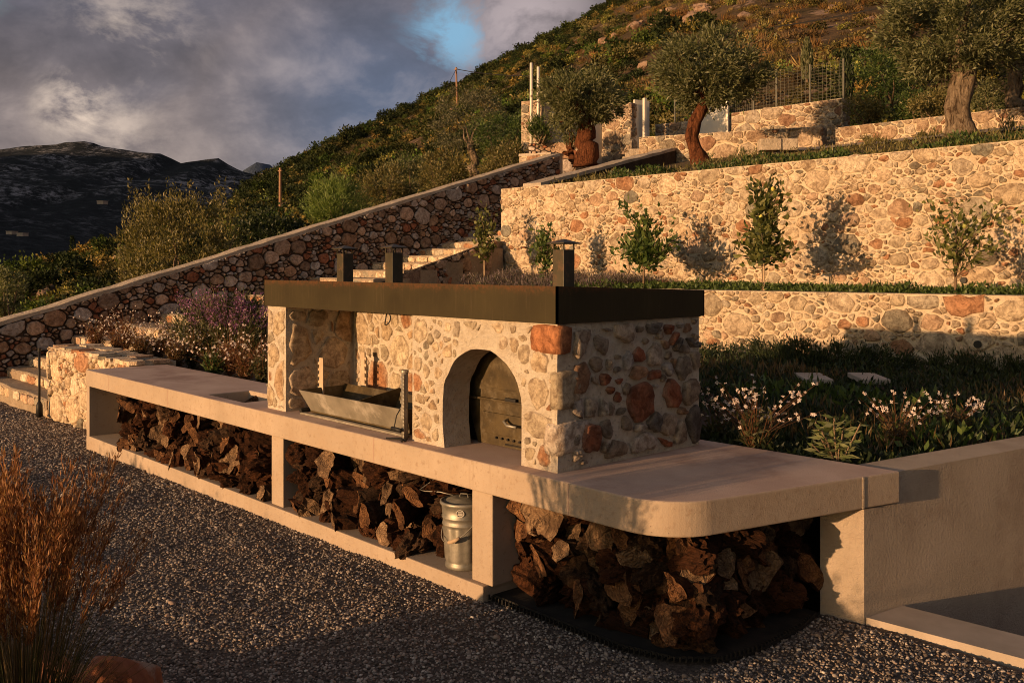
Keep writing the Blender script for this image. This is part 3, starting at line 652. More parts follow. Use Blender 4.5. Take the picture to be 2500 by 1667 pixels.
# weep holes
for wall_, x, z, y in ((W_UP, -2.05, 1.74, 10.1), (W_LOW, -0.98, 1.02, 7.95)):
    V, F = tube([(x, y - 0.03, z), (x, y + 0.05, z)], 0.045, 12); obj('drain_pipe', V, F, M['black'], wall_, smooth=False)

# ------------------------------------------------------------------ rendered wall, kerb
rw = thing('rendered_wall', 'smooth lime rendered wall running back from the counter corner', 'wall', (1.05, 1.2, -1.2))
ys = [1.19, 1.6, 2.2, 2.85, 3.6, 4.5, 5.5, 6.6, 7.9]
outer = [(wall_x(y), y) for y in ys]; inner = [(wall_x(y) - 0.25, y) for y in ys]; inner[0] = (0.925, 1.15)
def wall_from(yi0, z0, z1): return prism(outer[yi0:] + inner[yi0:][::-1], z0, z1)
o1 = [(wall_x(1.19), 1.19), (wall_x(1.47), 1.47), (wall_x(1.47) - .25, 1.47), (0.925, 1.15)]
obj('wall_end', *prism(o1, -1.3, 0.617), M['render'], rw)
o2 = [(wall_x(1.472), 1.472)] + outer[1:] + inner[1:][::-1] + [(wall_x(1.472) - .25, 1.472)]
obj('wall_run', *prism(o2, -1.3, 0.79), M['render'], rw)
kb = tag(obj('kerb', *prism([(1.175, 1.195), (4.5, 1.39), (4.5, 1.66), (1.22, 1.52)], -1.2, 0.035), M['kerb']), 'low stone kerb edging the sunken area by the rendered wall', 'kerb')

tag(obj('pit_shade_wall', *prism([(2.55, 1.70), (2.80, 1.70), (3.4, 8.5), (3.1, 8.5)], -1.3, 0.02), M['render']), 'unseen rendered wall added to darken the sunken area', 'wall')  # added out of view to keep sky light out of the pit
# ------------------------------------------------------------------ the counter
ct = thing('outdoor_counter', 'long pink concrete counter with open log bays', 'counter', (-3.2, 0.3, 0))
pts = [(-7.26, -0.12), (0.60, -0.12)]
for k in range(1, 17):                                       # rounded front corner
    w = -math.pi / 2 + k / 16 * (math.pi / 2 - R(14.5)); pts.append((0.60 + 0.34 * math.cos(w), 0.22 + 0.34 * math.sin(w)))
pts += [(1.236, 1.46), (-3.33, 1.40), (-3.33, 0.78), (-7.26, 0.78)]
V, F = prism(pts, 0.625, 0.80)
so = bpy.data.objects.new('cut_slab', mesh('countertop', V, F, [M['concrete'], M['slab_top']])); COL.objects.link(so)
Vc, Fc = boxvf(-4.41, -3.72, 0.0, 0.39, 0.69, 0.95); cu = bpy.data.objects.new('cutter', mesh('cutter', Vc, Fc, M['concrete'])); COL.objects.link(cu)
md = so.modifiers.new('b', 'BOOLEAN'); md.object = cu; md.operation = 'DIFFERENCE'; md.solver = 'EXACT'
mb = so.modifiers.new('v', 'BEVEL'); mb.width = 0.010; mb.segments = 3; mb.limit_method = 'ANGLE'; mb.angle_limit = R(35)
dg = bpy.context.evaluated_depsgraph_get(); me = bpy.data.meshes.new_from_object(so.evaluated_get(dg))
bpy.data.objects.remove(so); bpy.data.objects.remove(cu)
me.name = 'countertop'
for p in me.polygons: p.material_index = 1 if (p.normal.z > 0.75) else 0
top = bpy.data.objects.new('countertop', me); link(top, ct); top.location = (-ct.location[0], -ct.location[1], 0)
bpy.context.view_layer.update()
obj('end_panel', *boxvf(-7.255, -7.165, -0.112, 0.76, 0.079, 0.626, 0.004), M['concrete'], ct)
obj('base_plinth', *boxvf(-7.255, -0.50, -0.115, 0.76, -0.2, 0.08, 0.008), M['concrete'], ct)
for x0, x1 in ((-3.11, -2.925), (-0.645, -0.46)): obj('support_post', *boxvf(x0, x1, -0.075, 0.76, 0.079, 0.626, 0.006), M['concrete'], ct)
obj('back_panel', *boxvf(-7.16, -0.5, 0.765, 0.82, -0.1, 0.626), M['plaster'], ct)
for x in (-6.55, -5.02, -1.62, 0.2): obj('casting_joint', *boxvf(x, x + 0.006, -0.1225, -0.1195, 0.63, 0.795), M['slab_top'], ct)
obj('end_joint', *obox((1.1705, 1.172, 0.712), (0.2235, 0.9747), 0.005, 0.003, 0.086), M['coping'], ct)
tp = thing('tap', 'short steel spout over the counter sink', 'tap', (-3.9, 0.62, 0.80))
obj('spout', *tube([(-3.36, 0.42, 0.905), (-3.62, 0.36, 0.91), (-3.86, 0.30, 0.915), (-3.88, 0.295, 0.905)], 0.013, 10), M['steel'], tp, smooth=True)
obj('mount', *tube([(-3.335, 0.43, 0.904), (-3.37, 0.418, 0.905)], 0.026, 12), M['steel'], tp)

# ------------------------------------------------------------------ the oven and barbecue
ov = thing('stone_oven', 'rubble stone oven and barbecue with a dark steel roof band', 'oven', (-1.6, 0.6, 0.80))
def wob(x, z, s): return (x + 0.012 * noise.noise((x * 7, z * 7, s)), z + 0.010 * noise.noise((x * 7, z * 7, s + 9)))
AX, AH, AS, AT = -0.655, 0.372, 1.09, 1.445                  # arch centre, half width, springing, crown
arch = [(AX - AH + 0.02, 0.80), (AX - AH, 0.95)] + [(AX - AH * math.cos(k / 24 * math.pi), AS + (AT - AS) * math.sin(k / 24 * math.pi)) for k in range(25)] + [(AX + AH, 0.95), (AX + AH - 0.01, 0.80)]
arch = [(p[0] + 0.022 * noise.noise((p[0] * 8, p[1] * 8, 2.0)), p[1] + (0.020 * noise.noise((p[0] * 8, p[1] * 8, 4.0)) if p[1] > 0.82 else 0)) for p in arch]
front = [(-1.346, 0.80)] + arch + [(0.0, 0.80)] + [wob(0.0, 0.80 + 0.82 * k / 8, 1.0) for k in range(1, 8)] + [(0.0, 1.62), (-1.346, 1.62)] + [wob(-1.346, 1.62 - 0.82 * k / 8, 3.0) for k in range(1, 8)]
obj('front_wall', *extrude_y(front, 0.0, 0.215), M['mortar_oven'], ov)
for a_ in ((-1.34, -1.24, 0.80), (-0.11, -0.004, 0.80)): obj('recess_side', *boxvf(a_[0], a_[1], 0.217, 0.324, 0.80, 1.62), M['mortar_oven'], ov)
obj('recess_lintel', *boxvf(-1.24, -0.11, 0.217, 0.324, 1.53, 1.62), M['soot_and_shade'], ov)
obj('rear_core', *boxvf(-1.336, -0.006, 0.325, 1.28, 0.80, 1.62), M['mortar_oven'], ov)
pil = [(-3.315, 0.80), (-3.02, 0.80)] + [wob(-3.02, 0.80 + 0.82 * k / 9, 5.0) for k in range(1, 9)] + [(-3.02, 1.62), (-3.315, 1.62)] + [wob(-3.315, 1.62 - 0.82 * k / 9, 6.0) for k in range(1, 9)]
obj('side_pillar', *extrude_y(pil, 0.0, 1.28), M['mortar_oven'], ov)
obj('niche_back', *boxvf(-3.03, -1.34, 0.62, 1.278, 0.80, 1.62), M['mortar_oven'], ov)
obj('hollow', *boxvf(-1.239, -0.111, 0.3215, 0.3235, 0.801, 1.529), M['soot_and_shade'], ov)
ro = random.Random(41)
big_arch = [(AX - AH - 0.004, 0.7), (AX - AH - 0.004, AS)] + [(AX - (AH + .008) * math.cos(k / 8 * math.pi), AS + (AT - AS + .012) * math.sin(k / 8 * math.pi)) for k in range(1, 8)] + [(AX + AH + 0.004, AS), (AX + AH + 0.004, 0.7)]
def skip_arch(P): return any(in_poly(big_arch, p[0] - 1.346, p[1]) for p in P) or in_poly(big_arch, sum(p[0] for p in P) / len(P) - 1.346, sum(p[1] for p in P) / len(P))
OV = dict(rng=ro, pal='oven', mat=M['stone'], proud=(0.005, 0.014), gap=(0.004, 0.024), aniso=1.0, n=14, fine=True, spread=0.75, smear=1.1, smc=(0.66, 0.56, 0.435))
FR0 = ((-1.346, 0.0), (1, 0), (0, -1))
face_stones(ov, [(0.01, 1.12), (1.32, 1.12), (1.32, 1.61), (0.01, 1.61)], FR0, 0.115, skip=skip_arch, **OV)
face_stones(ov, [(0.01, 0.815), (0.295, 0.815), (0.295, 1.115), (0.01, 1.115)], FR0, 0.12, **OV)
face_stones(ov, [(1.075, 0.815), (1.30, 0.815), (1.30, 1.115), (1.075, 1.115)], FR0, 0.12, **OV)
face_stones(ov, [(0.0, 0.81), (0.28, 0.81), (0.28, 1.60), (0.0, 1.60)], ((-3.31, 0.0), (1, 0), (0, -1)), 0.20, **OV)
face_stones(ov, [(0.03, 0.82), (1.66, 0.82), (1.66, 1.60), (0.03, 1.60)], ((-3.02, 0.62), (1, 0), (0, -1)), 0.15, **OV)
face_stones(ov, [(0.02, 0.82), (0.60, 0.82), (0.60, 1.60), (0.02, 1.60)], ((-3.02, 0.0), (0, 1), (1, 0)), 0.20, **OV)
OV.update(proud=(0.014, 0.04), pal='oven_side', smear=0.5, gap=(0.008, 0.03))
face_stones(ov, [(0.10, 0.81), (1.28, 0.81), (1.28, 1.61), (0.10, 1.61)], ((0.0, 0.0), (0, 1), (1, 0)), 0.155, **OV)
for z0, z1, lx, ly, c in ((1.455, 1.612, 0.20, 0.10, (0.46, 0.20, 0.095)), (0.895, 1.075, 0.10, 0.24, (0.58, 0.50, 0.42)), (1.15, 1.36, 0.05, 0.17, (0.44, 0.37, 0.27))):   # corner stones
    bm = bmesh.new(); bmesh.ops.create_cube(bm, size=1.0); bmesh.ops.subdivide_edges(bm, edges=bm.edges[:], cuts=3, use_grid_fill=True); V = []
    for v in bm.verts:
        q = v.co.copy(); q = q.lerp(q.normalized() * 0.62, 0.30); p = Vector((-lx + (q.x + .5) * (lx + .02), -0.02 + (q.y + .5) * (ly + .02), z0 + (q.z + .5) * (z1 - z0)))
        V.append([p[i] + 0.014 * noise.noise((p.x * 14, p.y * 14, p.z * 14 + 31 * i)) for i in range(3)])
    bm.verts.index_update(); F = [tuple(v.index for v in f.verts) for f in bm.faces]; bm.free()
    obj('corner_stone', V, F, M['stone'], ov, col=np.array(c), smooth=True)
# steel band round the planted roof
T = 0.012
def fplate(a, b, zt):
    (x0, y0), (x1, y1) = a, b; l = math.hypot(x1 - x0, y1 - y0); nx, ny = -(y1 - y0) / l * T, (x1 - x0) / l * T
    P = [(x0, y0), (x1, y1), (x1 + nx, y1 + ny), (x0 + nx, y0 + ny)]; zt = (zt[0], zt[1], zt[1], zt[0])
    V = [(p[0], p[1], 1.623) for p in P] + [(p[0], p[1], z) for p, z in zip(P, zt)]
    return np.array(V, np.float32), [(3, 2, 1, 0), (4, 5, 6, 7), (0, 1, 5, 4), (1, 2, 6, 5), (2, 3, 7, 6), (3, 0, 4, 7)]
obj('roof_band', *fplate((-3.335, -0.025), (0.022, -0.025), (1.83, 1.83)), M['fascia'], ov)
obj('roof_band', *fplate((0.022, -0.025), (0.022, 1.30), (1.83, 1.787)), M['fascia'], ov)
obj('roof_band', *fplate((0.022, 1.30), (-3.335, 1.30), (1.787, 1.787)), M['fascia'], ov)
obj('roof_band', *fplate((-3.335, 1.30), (-3.335, -0.025), (1.787, 1.83)), M['fascia'], ov)
obj('roof_deck', *boxvf(-3.32, 0.008, -0.012, 1.286, 1.6205, 1.66), M['soot_and_shade'], ov)
obj('roof_soil', *boxvf(-3.32, 0.008, -0.012, 1.286, 1.662, 1.76), M['soil'], ov)
for x in (-2.48, -1.84, -0.151):
    y = 0.20; w = 0.045
    ch = obj('chimney', *boxvf(x - w, x + w, y - w, y + w, 1.70, 2.035, 0.004), M['flue'], ov)
    cap = [(x - w * 1.55, y - w * 1.55), (x + w * 1.55, y - w * 1.55), (x + w * 1.55, y + w * 1.55), (x - w * 1.55, y + w * 1.55)]
    V = [(*p, 2.068) for p in cap] + [(*p, 2.074) for p in cap] + [(x, y, 2.098)]
    obj('cap', V, [(3, 2, 1, 0), (0, 1, 5, 4), (1, 2, 6, 5), (2, 3, 7, 6), (3, 0, 4, 7), (4, 5, 8), (5, 6, 8), (6, 7, 8), (7, 4, 8)], M['flue'], ch)
    for sx in (-1, 1):
        for sy in (-1, 1): obj('cap_leg', *boxvf(x + sx * w * .9 - .004, x + sx * w * .9 + .004, y + sy * w * .9 - .004, y + sy * w * .9 + .004, 2.034, 2.069), M['flue'], ch)
# arched steel oven door, tapering to the foot
dprof = [(-0.33, 0.805), (-0.39, 0.95), (-0.425, 1.10), (-0.415, 1.20)] + [(-0.41 * math.cos(k / 12 * math.pi), 1.20 + 0.30 * math.sin(k / 12 * math.pi)) for k in range(1, 12)] + [(0.415, 1.20), (0.425, 1.10), (0.39, 0.95), (0.33, 0.805)]
DX = -0.69
dd = obj('oven_door', *extrude_y([(DX + p[0], p[1]) for p in dprof], 0.285, 0.310), M['door_steel'], ov)
inn = [(DX + p[0] * 0.86, 1.15 + (p[1] - 1.15) * 0.84 if p[1] > 1.15 else 1.15) for p in dprof if p[1] >= 1.10]
obj('lunette', *extrude_y(inn, 0.274, 0.286), M['door_steel'], dd)
obj('cross_bar', *boxvf(DX - 0.425, DX + 0.425, 0.262, 0.288, 1.085, 1.10, 0.004), M['door_steel'], dd)
obj('cross_bar', *boxvf(DX - 0.28, DX + 0.30, 0.270, 0.288, 1.16, 1.168, 0.003), M['door_steel'], dd)
obj('lower_panel', *boxvf(DX - 0.27, DX + 0.27, 0.272, 0.288, 0.875, 1.01, 0.005), M['door_steel'], dd)
obj('handle', *tube([(DX - 0.02, 0.275, 0.985), (DX - 0.02, 0.235, 0.975), (DX + 0.02, 0.225, 0.955), (DX + 0.105, 0.225, 0.955)], 0.009, 8), M['galv'], dd, smooth=True)
obj('latch', *boxvf(DX - 0.04, DX + 0.06, 0.258, 0.275, 1.098, 1.118, 0.003), M['black'], dd)
for k in range(7): obj('vent_hole', *tube([(DX - 0.14 + k * 0.055, 0.2715, 0.855), (DX - 0.14 + k * 0.055, 0.284, 0.855)], 0.008, 8), M['soot_and_shade'], dd)
obj('ash_slot', *boxvf(DX - 0.06, DX + 0.10, 0.280, 0.2835, 0.818, 0.828), M['soot_and_shade'], dd)
# iron ring hanging from the roof band
tag(obj('iron_ring', *tube([(-1.615 + 0.028 * math.cos(w) + 0.012 * math.sin(w), -0.012 + 0.006 * math.cos(w * 2), 1.585 + 0.042 * math.sin(w)) for w in np.linspace(0, 6.283, 15)], 0.0045, 6, False), M['black'], smooth=True), 'small iron ring hanging under the steel roof band', 'ring')
# charcoal trough with notched spit uprights
tr = thing('charcoal_grill', 'long steel charcoal trough standing in the barbecue niche', 'grill', (-2.2, 0.3, 0.80))
def plate(q, th=0.006):
    a, b, c = Vector(q[0]), Vector(q[1]), Vector(q[2]); nn = (b - a).cross(c - a).normalized() * th
    V = [tuple(v) for v in q] + [tuple(Vector(v) + nn) for v in q]; k = len(q)
    return np.array(V, np.float32), [tuple(range(k - 1, -1, -1)), tuple(range(k, 2 * k))] + [(i, (i + 1) % k, k + (i + 1) % k, k + i) for i in range(k)]
x0, x1 = -2.86, -1.47
obj('front_plate', *plate([(x0 + .06, 0.10, 0.83), (x1 - .05, 0.10, 0.83), (x1, 0.03, 0.985), (x0, 0.03, 0.985)]), M['steel'], tr)
obj('rear_plate', *plate([(x0 + .06, 0.36, 0.83), (x1 - .05, 0.36, 0.83), (x1, 0.44, 1.00), (x0, 0.44, 1.00)]), M['door_steel'], tr)
obj('end_plate', *plate([(x0 + .06, 0.10, 0.83), (x0 + .06, 0.36, 0.83), (x0, 0.44, 0.99), (x0, 0.03, 0.985)]), M['door_steel'], tr)
obj('end_plate', *plate([(x1 - .05, 0.10, 0.83), (x1 - .05, 0.36, 0.83), (x1, 0.44, 0.99), (x1, 0.03, 0.985)]), M['door_steel'], tr)
obj('floor_plate', *boxvf(x0 + .05, x1 - .04, 0.095, 0.365, 0.815, 0.831), M['door_steel'], tr)
obj('divider', *plate([(-2.12, 0.12, 0.84), (-2.10, 0.36, 0.84), (-2.10, 0.46, 1.045), (-2.12, 0.06, 0.97)], 0.01), M['door_steel'], tr)
obj('base_rail', *boxvf(x0 + .02, x1 + .02, 0.02, 0.06, 0.802, 0.818, 0.003), M['steel'], tr)
obj('hinge', *tube([(x0 + .03, 0.02, 0.83), (x0 + .03, 0.10, 0.83)], 0.018, 10), M['black'], tr)
def upright(name, x, y, w, h, face):
    prof = [(-w, 0)]
    for k in range(6):                                       # hooked notches down one side
        z = h * (0.30 + 0.115 * k); prof += [(-w, z), (-w - 0.022, z - 0.006), (-w - 0.020, z + 0.022), (-w - 0.004, z + 0.012), (-w, z + 0.028)]
    prof += [(-w, h), (w, h), (w, 0)]
    prof = [(x + p[0] * face, 0.80 + p[1]) for p in prof]
    V, F = extrude_y(prof, y, y + 0.012); return V, F
rk = thing('spit_rack', 'notched flat steel uprights for spits at the shaded niche side', 'rack', (-2.75, 0.4, 0.80))
obj('upright', *upright('u', -2.86, 0.22, 0.028, 0.42, 1), M['flat_bar'], rk); obj('upright', *upright('u', -2.70, 0.50, 0.028, 0.46, -1), M['flat_bar'], rk)
obj('foot', *boxvf(-2.88, -2.66, 0.225, 0.515, 0.802, 0.812), M['black'], rk)
rk2 = thing('notched_post', 'round notched steel spit post at the niche edge', 'rack', (-1.42, 0.02, 0.80))
obj('tube', *tube([(-1.405, -0.02, 0.80), (-1.405, -0.02, 1.245)], 0.022, 14), M['steel'], rk2, smooth=True)
obj('chain', *tube([(-1.386, -0.043, 0.80 + k * 0.012) for k in range(37)], [0.006 if k % 2 else 0.0085 for k in range(37)], 6), M['galv'], rk2)
obj('cap', *tube([(-1.405, -0.02, 1.243), (-1.405, -0.02, 1.258)], 0.027, 14), M['galv'], rk2)
obj('notched_bar', *upright('n', -1.45, 0.0, 0.012, 0.44, 1), M['steel'], rk2)
obj('crank_handle', *tube([(-1.47, -0.075, 0.875), (-1.37, -0.075, 0.872)], 0.013, 10), M['black'], rk2, smooth=True)
obj('crank_rod', *tube([(-1.44, -0.03, 1.0), (-1.44, -0.06, 0.96), (-1.45, -0.075, 0.875)], 0.004, 6), M['black'], rk2)
tn = thing('fire_tongs', 'dark iron fire tongs lying on the counter by the niche', 'tongs', (-1.4, -0.07, 0.80))
for k in (0, 1): obj('arm', *tube([(-1.50 + .02 * k, -0.10 + .012 * k, 0.808), (-1.42, -0.07 + .02 * k, 0.812), (-1.335, -0.06 - .03 * k, 0.808)], 0.007, 6), M['black'], tn)

# ------------------------------------------------------------------ firewood
def log_mesh(seed):
    """split olive log: uneven torn cross-section, sawn end towards -Y"""
    r = random.Random(seed); n = 16; ln = r.uniform(0.30, 0.42); rad = []
    lob = r.choice((2, 3, 3)); ph = r.uniform(0, 6.28); dp = r.uniform(0.05, 0.20)
    for k in range(n):
        w = 2 * math.pi * k / n; rad.append(0.5 * (1 + dp * math.cos(lob * w + ph) + r.uniform(-0.10, 0.08)))
    cl = r.randrange(n)
    for q in range(-1, r.choice((1, 2, 4))): rad[(cl + q) % n] *= r.uniform(0.62, 0.85)          # split side
    sx, sz = r.uniform(0.85, 1.35), r.uniform(0.65, 1.05)
    ringy = [0.0, 0.0, 0.06, 0.14, 0.25, 0.40, 0.58, 0.8, 1.0]; V = []; F = []; MI = []
    bend = (r.uniform(-.2, .2), r.uniform(-.2, .2)); slope = (r.uniform(-.5, .5), r.uniform(-.5, .5)); ox = r.uniform(0, 40)
    for j, t in enumerate(ringy):
        for k in range(n):
            w = 2 * math.pi * k / n; q = rad[k]
            if j > 1: q *= 1 + 0.34 * noise.noise((math.cos(w) * 1.8 + ox, t * 5, math.sin(w) * 1.8)) + r.uniform(-0.10, 0.10)
            x, z = q * math.cos(w) * sx, q * math.sin(w) * sz
            y = t * ln + (1 - t) * (slope[0] * x + slope[1] * z) * 0.12 + (0.012 * r.uniform(-1, 1) if j < 2 else 0)
            V.append((x + bend[0] * t, y, z + bend[1] * t))
    V2 = V[:n]; cen = len(V); V.append((0, r.uniform(-.006, .02), 0)); inner = len(V)
    for k in range(n): p = V2[k]; V.append((p[0] * 0.55 + r.uniform(-.03, .03), p[1] * 0.6 + r.uniform(-.012, .016), p[2] * 0.55 + r.uniform(-.03, .03)))
    for k in range(n): F.append((k, (k + 1) % n, inner + (k + 1) % n, inner + k)); MI.append(1); F.append((inner + k, inner + (k + 1) % n, cen)); MI.append(1)
    for j in range(1, len(ringy) - 1):
        for k in range(n): F.append((j * n + (k + 1) % n, j * n + k, (j + 1) * n + k, (j + 1) * n + (k + 1) % n)); MI.append(0)
    F.append(tuple(range((len(ringy) - 1) * n, len(ringy) * n))); MI.append(0)
    V = np.array(V); V[:, 0] *= 0.2; V[:, 2] *= 0.2
    return mesh('log', V, F, [M['bark_grey' if seed % 3 == 0 else 'bark'], M['wood_grey' if seed % 2 else 'wood']], mi=MI)
def burl_mesh(seed):
    """knotted root burl with torn folds"""
    r = random.Random(seed); bm = bmesh.new(); bmesh.ops.create_icosphere(bm, subdivisions=4, radius=0.1)
    ox = r.uniform(0, 50); st = (r.uniform(0.9, 1.35), r.uniform(1.3, 1.9), r.uniform(0.75, 1.15)); V = []
    for v in bm.verts:
        p = v.co * 10; f = 1 + 0.45 * noise.noise((p.x * 1.2 + ox, p.y * 1.1, p.z * 1.2)) - 0.55 * abs(noise.noise((p.x * 2.3, p.y * 1.7 + ox, p.z * 2.3))) - 0.28 * abs(noise.noise((p.x * 5, p.y * 4 + ox, p.z * 5))) + 0.10 * noise.noise((p.x * 11, p.y * 9, p.z * 11 + ox)) + 0.2
        q = v.co * f; V.append((q.x * st[0], q.y * st[1] + 0.14, q.z * st[2]))
    bm.verts.index_update(); F = [tuple(v.index for v in f.verts) for f in bm.faces]; bm.free()
    return mesh('burl', V, F, [M['bark_grey' if seed % 3 == 1 else 'bark'], M['wood']])
LOGS = [log_mesh(100 + k) for k in range(18)]; BURL = [burl_mesh(200 + k) for k in range(9)]
rl = random.Random(31)
LOOK = {(1, 0): 'olive log with a brown sawn end', (1, 1): 'olive log with a pale weathered sawn end', (0, 0): 'knotted brown olive root burl', (0, 1): 'knotted grey olive root burl'}
def put_log(x, y, z, ang, size, lab, grp, cut=0.72):
    isl = rl.random() < cut; k = rl.randrange(len(LOGS) if isl else len(BURL)); me = (LOGS if isl else BURL)[k]
    o = bpy.data.objects.new('firewood_log', me); COL.objects.link(o)
    o.location = (x, y, z); o.rotation_euler = (rl.uniform(-0.35, 0.35), rl.uniform(0, 6.28), ang + (rl.uniform(-0.45, 0.45) if rl.random() < .7 else rl.uniform(-1.0, 1.0)))
    s = size * rl.uniform(0.85, 1.2); o.scale = (s, rl.uniform(0.85, 1.1), s * rl.uniform(0.9, 1.1))
    look = (1, (100 + k) % 2) if isl else (0, 1 if (200 + k) % 3 == 1 else 0)
    tag(o, LOOK[look] + lab, 'log', grp)
def fill(x0, x1, top, lab, grp, seed, cutp=0.5):
    z = 0.13; row = 0
    while z < top - 0.05:
        x = x0 + (0.07 if row % 2 else 0.0) + rl.uniform(0, 0.04)
        while x < x1:
            sc = rl.uniform(0.68, 1.12)
            if z < top - rl.uniform(0, .03): put_log(x, rl.uniform(-0.12, 0.10), z + rl.uniform(-0.02, 0.02), 0, sc, lab, grp, cutp)
            x += 0.138 * sc + 0.012
        z += 0.100; row += 1
    x = x0
    while x < x1:                                            # the rear of the stack
        for z in (0.18, 0.33, 0.44): put_log(x, 0.34, z, 0, 1.25, lab, grp, 0)
        x += 0.25
fill(-6.42, -3.17, 0.60, ' in the counter bay below the sink', 'logs in the bay below the sink', 1)
fill(-2.84, -1.12, 0.60, ' in the counter bay beside the metal bucket', 'logs in the bay beside the bucket', 2)
arc = [(-0.36 + 0.15 * k, 0.06, 0.0) for k in range(7)] + [(0.66 + 0.16 * math.sin(w), 0.24 - 0.18 * math.cos(w), w) for w in (0.35, 0.8, 1.25)] + [(0.85, 0.38 + 0.14 * k, 1.5) for k in range(6)]
for row in range(6):
    for (x, y, a) in arc:
        sc = rl.uniform(0.72, 1.12); off = rl.uniform(-0.05, 0.13)
        put_log(x + 0.03 * (row % 2) - math.sin(a) * off + rl.uniform(-.02, .02), y + math.cos(a) * off, 0.06 + row * 0.094 + rl.uniform(-0.02, 0.02), a, sc, ' in the rounded pile under the counter corner', 'logs under the counter corner', 0.45)
tag(obj('rear_shade_block', *prism([(-0.40, 0.42), (0.45, 0.42), (0.55, 0.6), (0.55, 1.12), (-0.40, 1.12)], -0.05, 0.622), M['soot_and_shade'], ct))  # black block put in as the dark depth behind the logs
bpy.data.objects['rear_shade_block'].name = 'core_block'
tag(obj('pile_shade_sheet', *prism([(-0.5, -0.04), (0.52, -0.04), (0.77, 0.035), (0.93, 0.21), (0.975, 0.5), (0.955, 0.9), (0.93, 1.12), (-0.5, 1.12)], -0.05, 0.016), M['soot_and_shade']), kind='structure')  # black sheet standing in for the deep shade round the log pile
# toothed black edging in the gravel
eg = thing('gravel_edging', 'black toothed plastic edging round the corner log pile', 'edging', (0.3, -0.05, 0))
ep = [(-0.48, -0.045), (0.1, -0.045), (0.52, -0.045), (0.78, 0.03), (0.95, 0.20), (1.0, 0.5), (0.98, 0.9), (0.93, 1.1)]
bandv, bandf = [], []
for i, p in enumerate(ep): bandv += [(p[0], p[1], -0.03), (p[0], p[1], 0.022), (p[0] - .006, p[1] + .006, 0.022), (p[0] - .006, p[1] + .006, -0.03)]
for i in range(len(ep) - 1):
    for k in range(4): bandf.append((i * 4 + k, (i + 1) * 4 + k, (i + 1) * 4 + (k + 1) % 4, i * 4 + (k + 1) % 4))
obj('band', bandv, bandf, M['black'], eg)
teeth = []
for i in range(len(ep) - 1):
    (ax_, ay_), (bx_, by_) = ep[i], ep[i + 1]; l = math.hypot(bx_ - ax_, by_ - ay_)
    for k in range(int(l / 0.03)):
        s = k * 0.03 / l; x, y = ax_ + (bx_ - ax_) * s, ay_ + (by_ - ay_) * s
        teeth.append(boxvf(x - .005, x + .005, y - .045, y - .001, 0.004, 0.012)); teeth.append(boxvf(x - .004, x + .004, y - .044, y - .036, 0.012, 0.032))
tag(obj('teeth', *join(teeth), M['black'], eg), kind='stuff')

# ------------------------------------------------------------------ ash bucket
BX, BY, BZ = -0.875, 0.05, 0.081
bu = thing('ash_bucket', 'ribbed galvanised ash bucket with lid and wire handle', 'bucket', (BX, BY, BZ))
seg = 72; prof = [(r_ * 1.12, z_) for r_, z_ in [(0.001, 0.0), (0.100, 0.0), (0.104, 0.006), (0.104, 0.028), (0.100, 0.034), (0.101, 0.045), (0.103, 0.06), (0.114, 0.25), (0.116, 0.262), (0.121, 0.268), (0.121, 0.276), (0.117, 0.282), (0.118, 0.305), (0.123, 0.311), (0.123, 0.319), (0.119, 0.325), (0.125, 0.392), (0.130, 0.396), (0.130, 0.402), (0.124, 0.402)]]
V, F = lathe(prof, seg)
for i, v in enumerate(V):                                    # pressed ribs
    r_, k = divmod(i, seg)
    if 0.06 <= prof[r_][1] <= 0.25:
        d = 0.0045 if (k % 6) in (0, 1, 2) else -0.0005; w = math.hypot(v[0], v[1]); V[i, 0] *= (w + d) / w; V[i, 1] *= (w + d) / w
V += np.array([BX, BY, BZ]); obj('body', V, F, M['galv'], bu, smooth=True)
V, F = lathe([(r_ * 1.12, z_) for r_, z_ in [(0.132, 0.392), (0.134, 0.398), (0.133, 0.410), (0.122, 0.413), (0.119, 0.407), (0.100, 0.409), (0.096, 0.416), (0.072, 0.418), (0.069, 0.424), (0.040, 0.427), (0.001, 0.428)]], 40); V += np.array([BX, BY, BZ])
lid = obj('lid', V, F, M['galv'], bu, smooth=True)
obj('lid_knob', *tube([(BX - .03, BY - .01, BZ + .426), (BX - .02, BY - .01, BZ + .447), (BX + .02, BY + .01, BZ + .447), (BX + .03, BY + .01, BZ + .426)], 0.004, 6), M['galv'], lid)
hp = []
for k in range(19):
    w = k / 18 * math.pi; hp.append((BX - 0.148 * math.cos(w) * 0.92 + 0.02, BY - 0.140 * math.sin(w) - 0.02 * math.sin(w), BZ + 0.335 - 0.155 * math.sin(w)))
hd = obj('wire_handle', *tube(hp, 0.0035, 6), M['steel'], bu, smooth=True)
obj('grip', *tube([hp[10], hp[11], hp[12], hp[13]], [0.010, 0.012, 0.012, 0.010], 10), M['stake'], hd, smooth=True)
for s in (-1, 1): obj('lug', *boxvf(BX + s * 0.136 - .008, BX + s * 0.136 + .008, BY - 0.012, BY + 0.012, BZ + 0.32, BZ + 0.36, 0.003), M['galv'], bu)
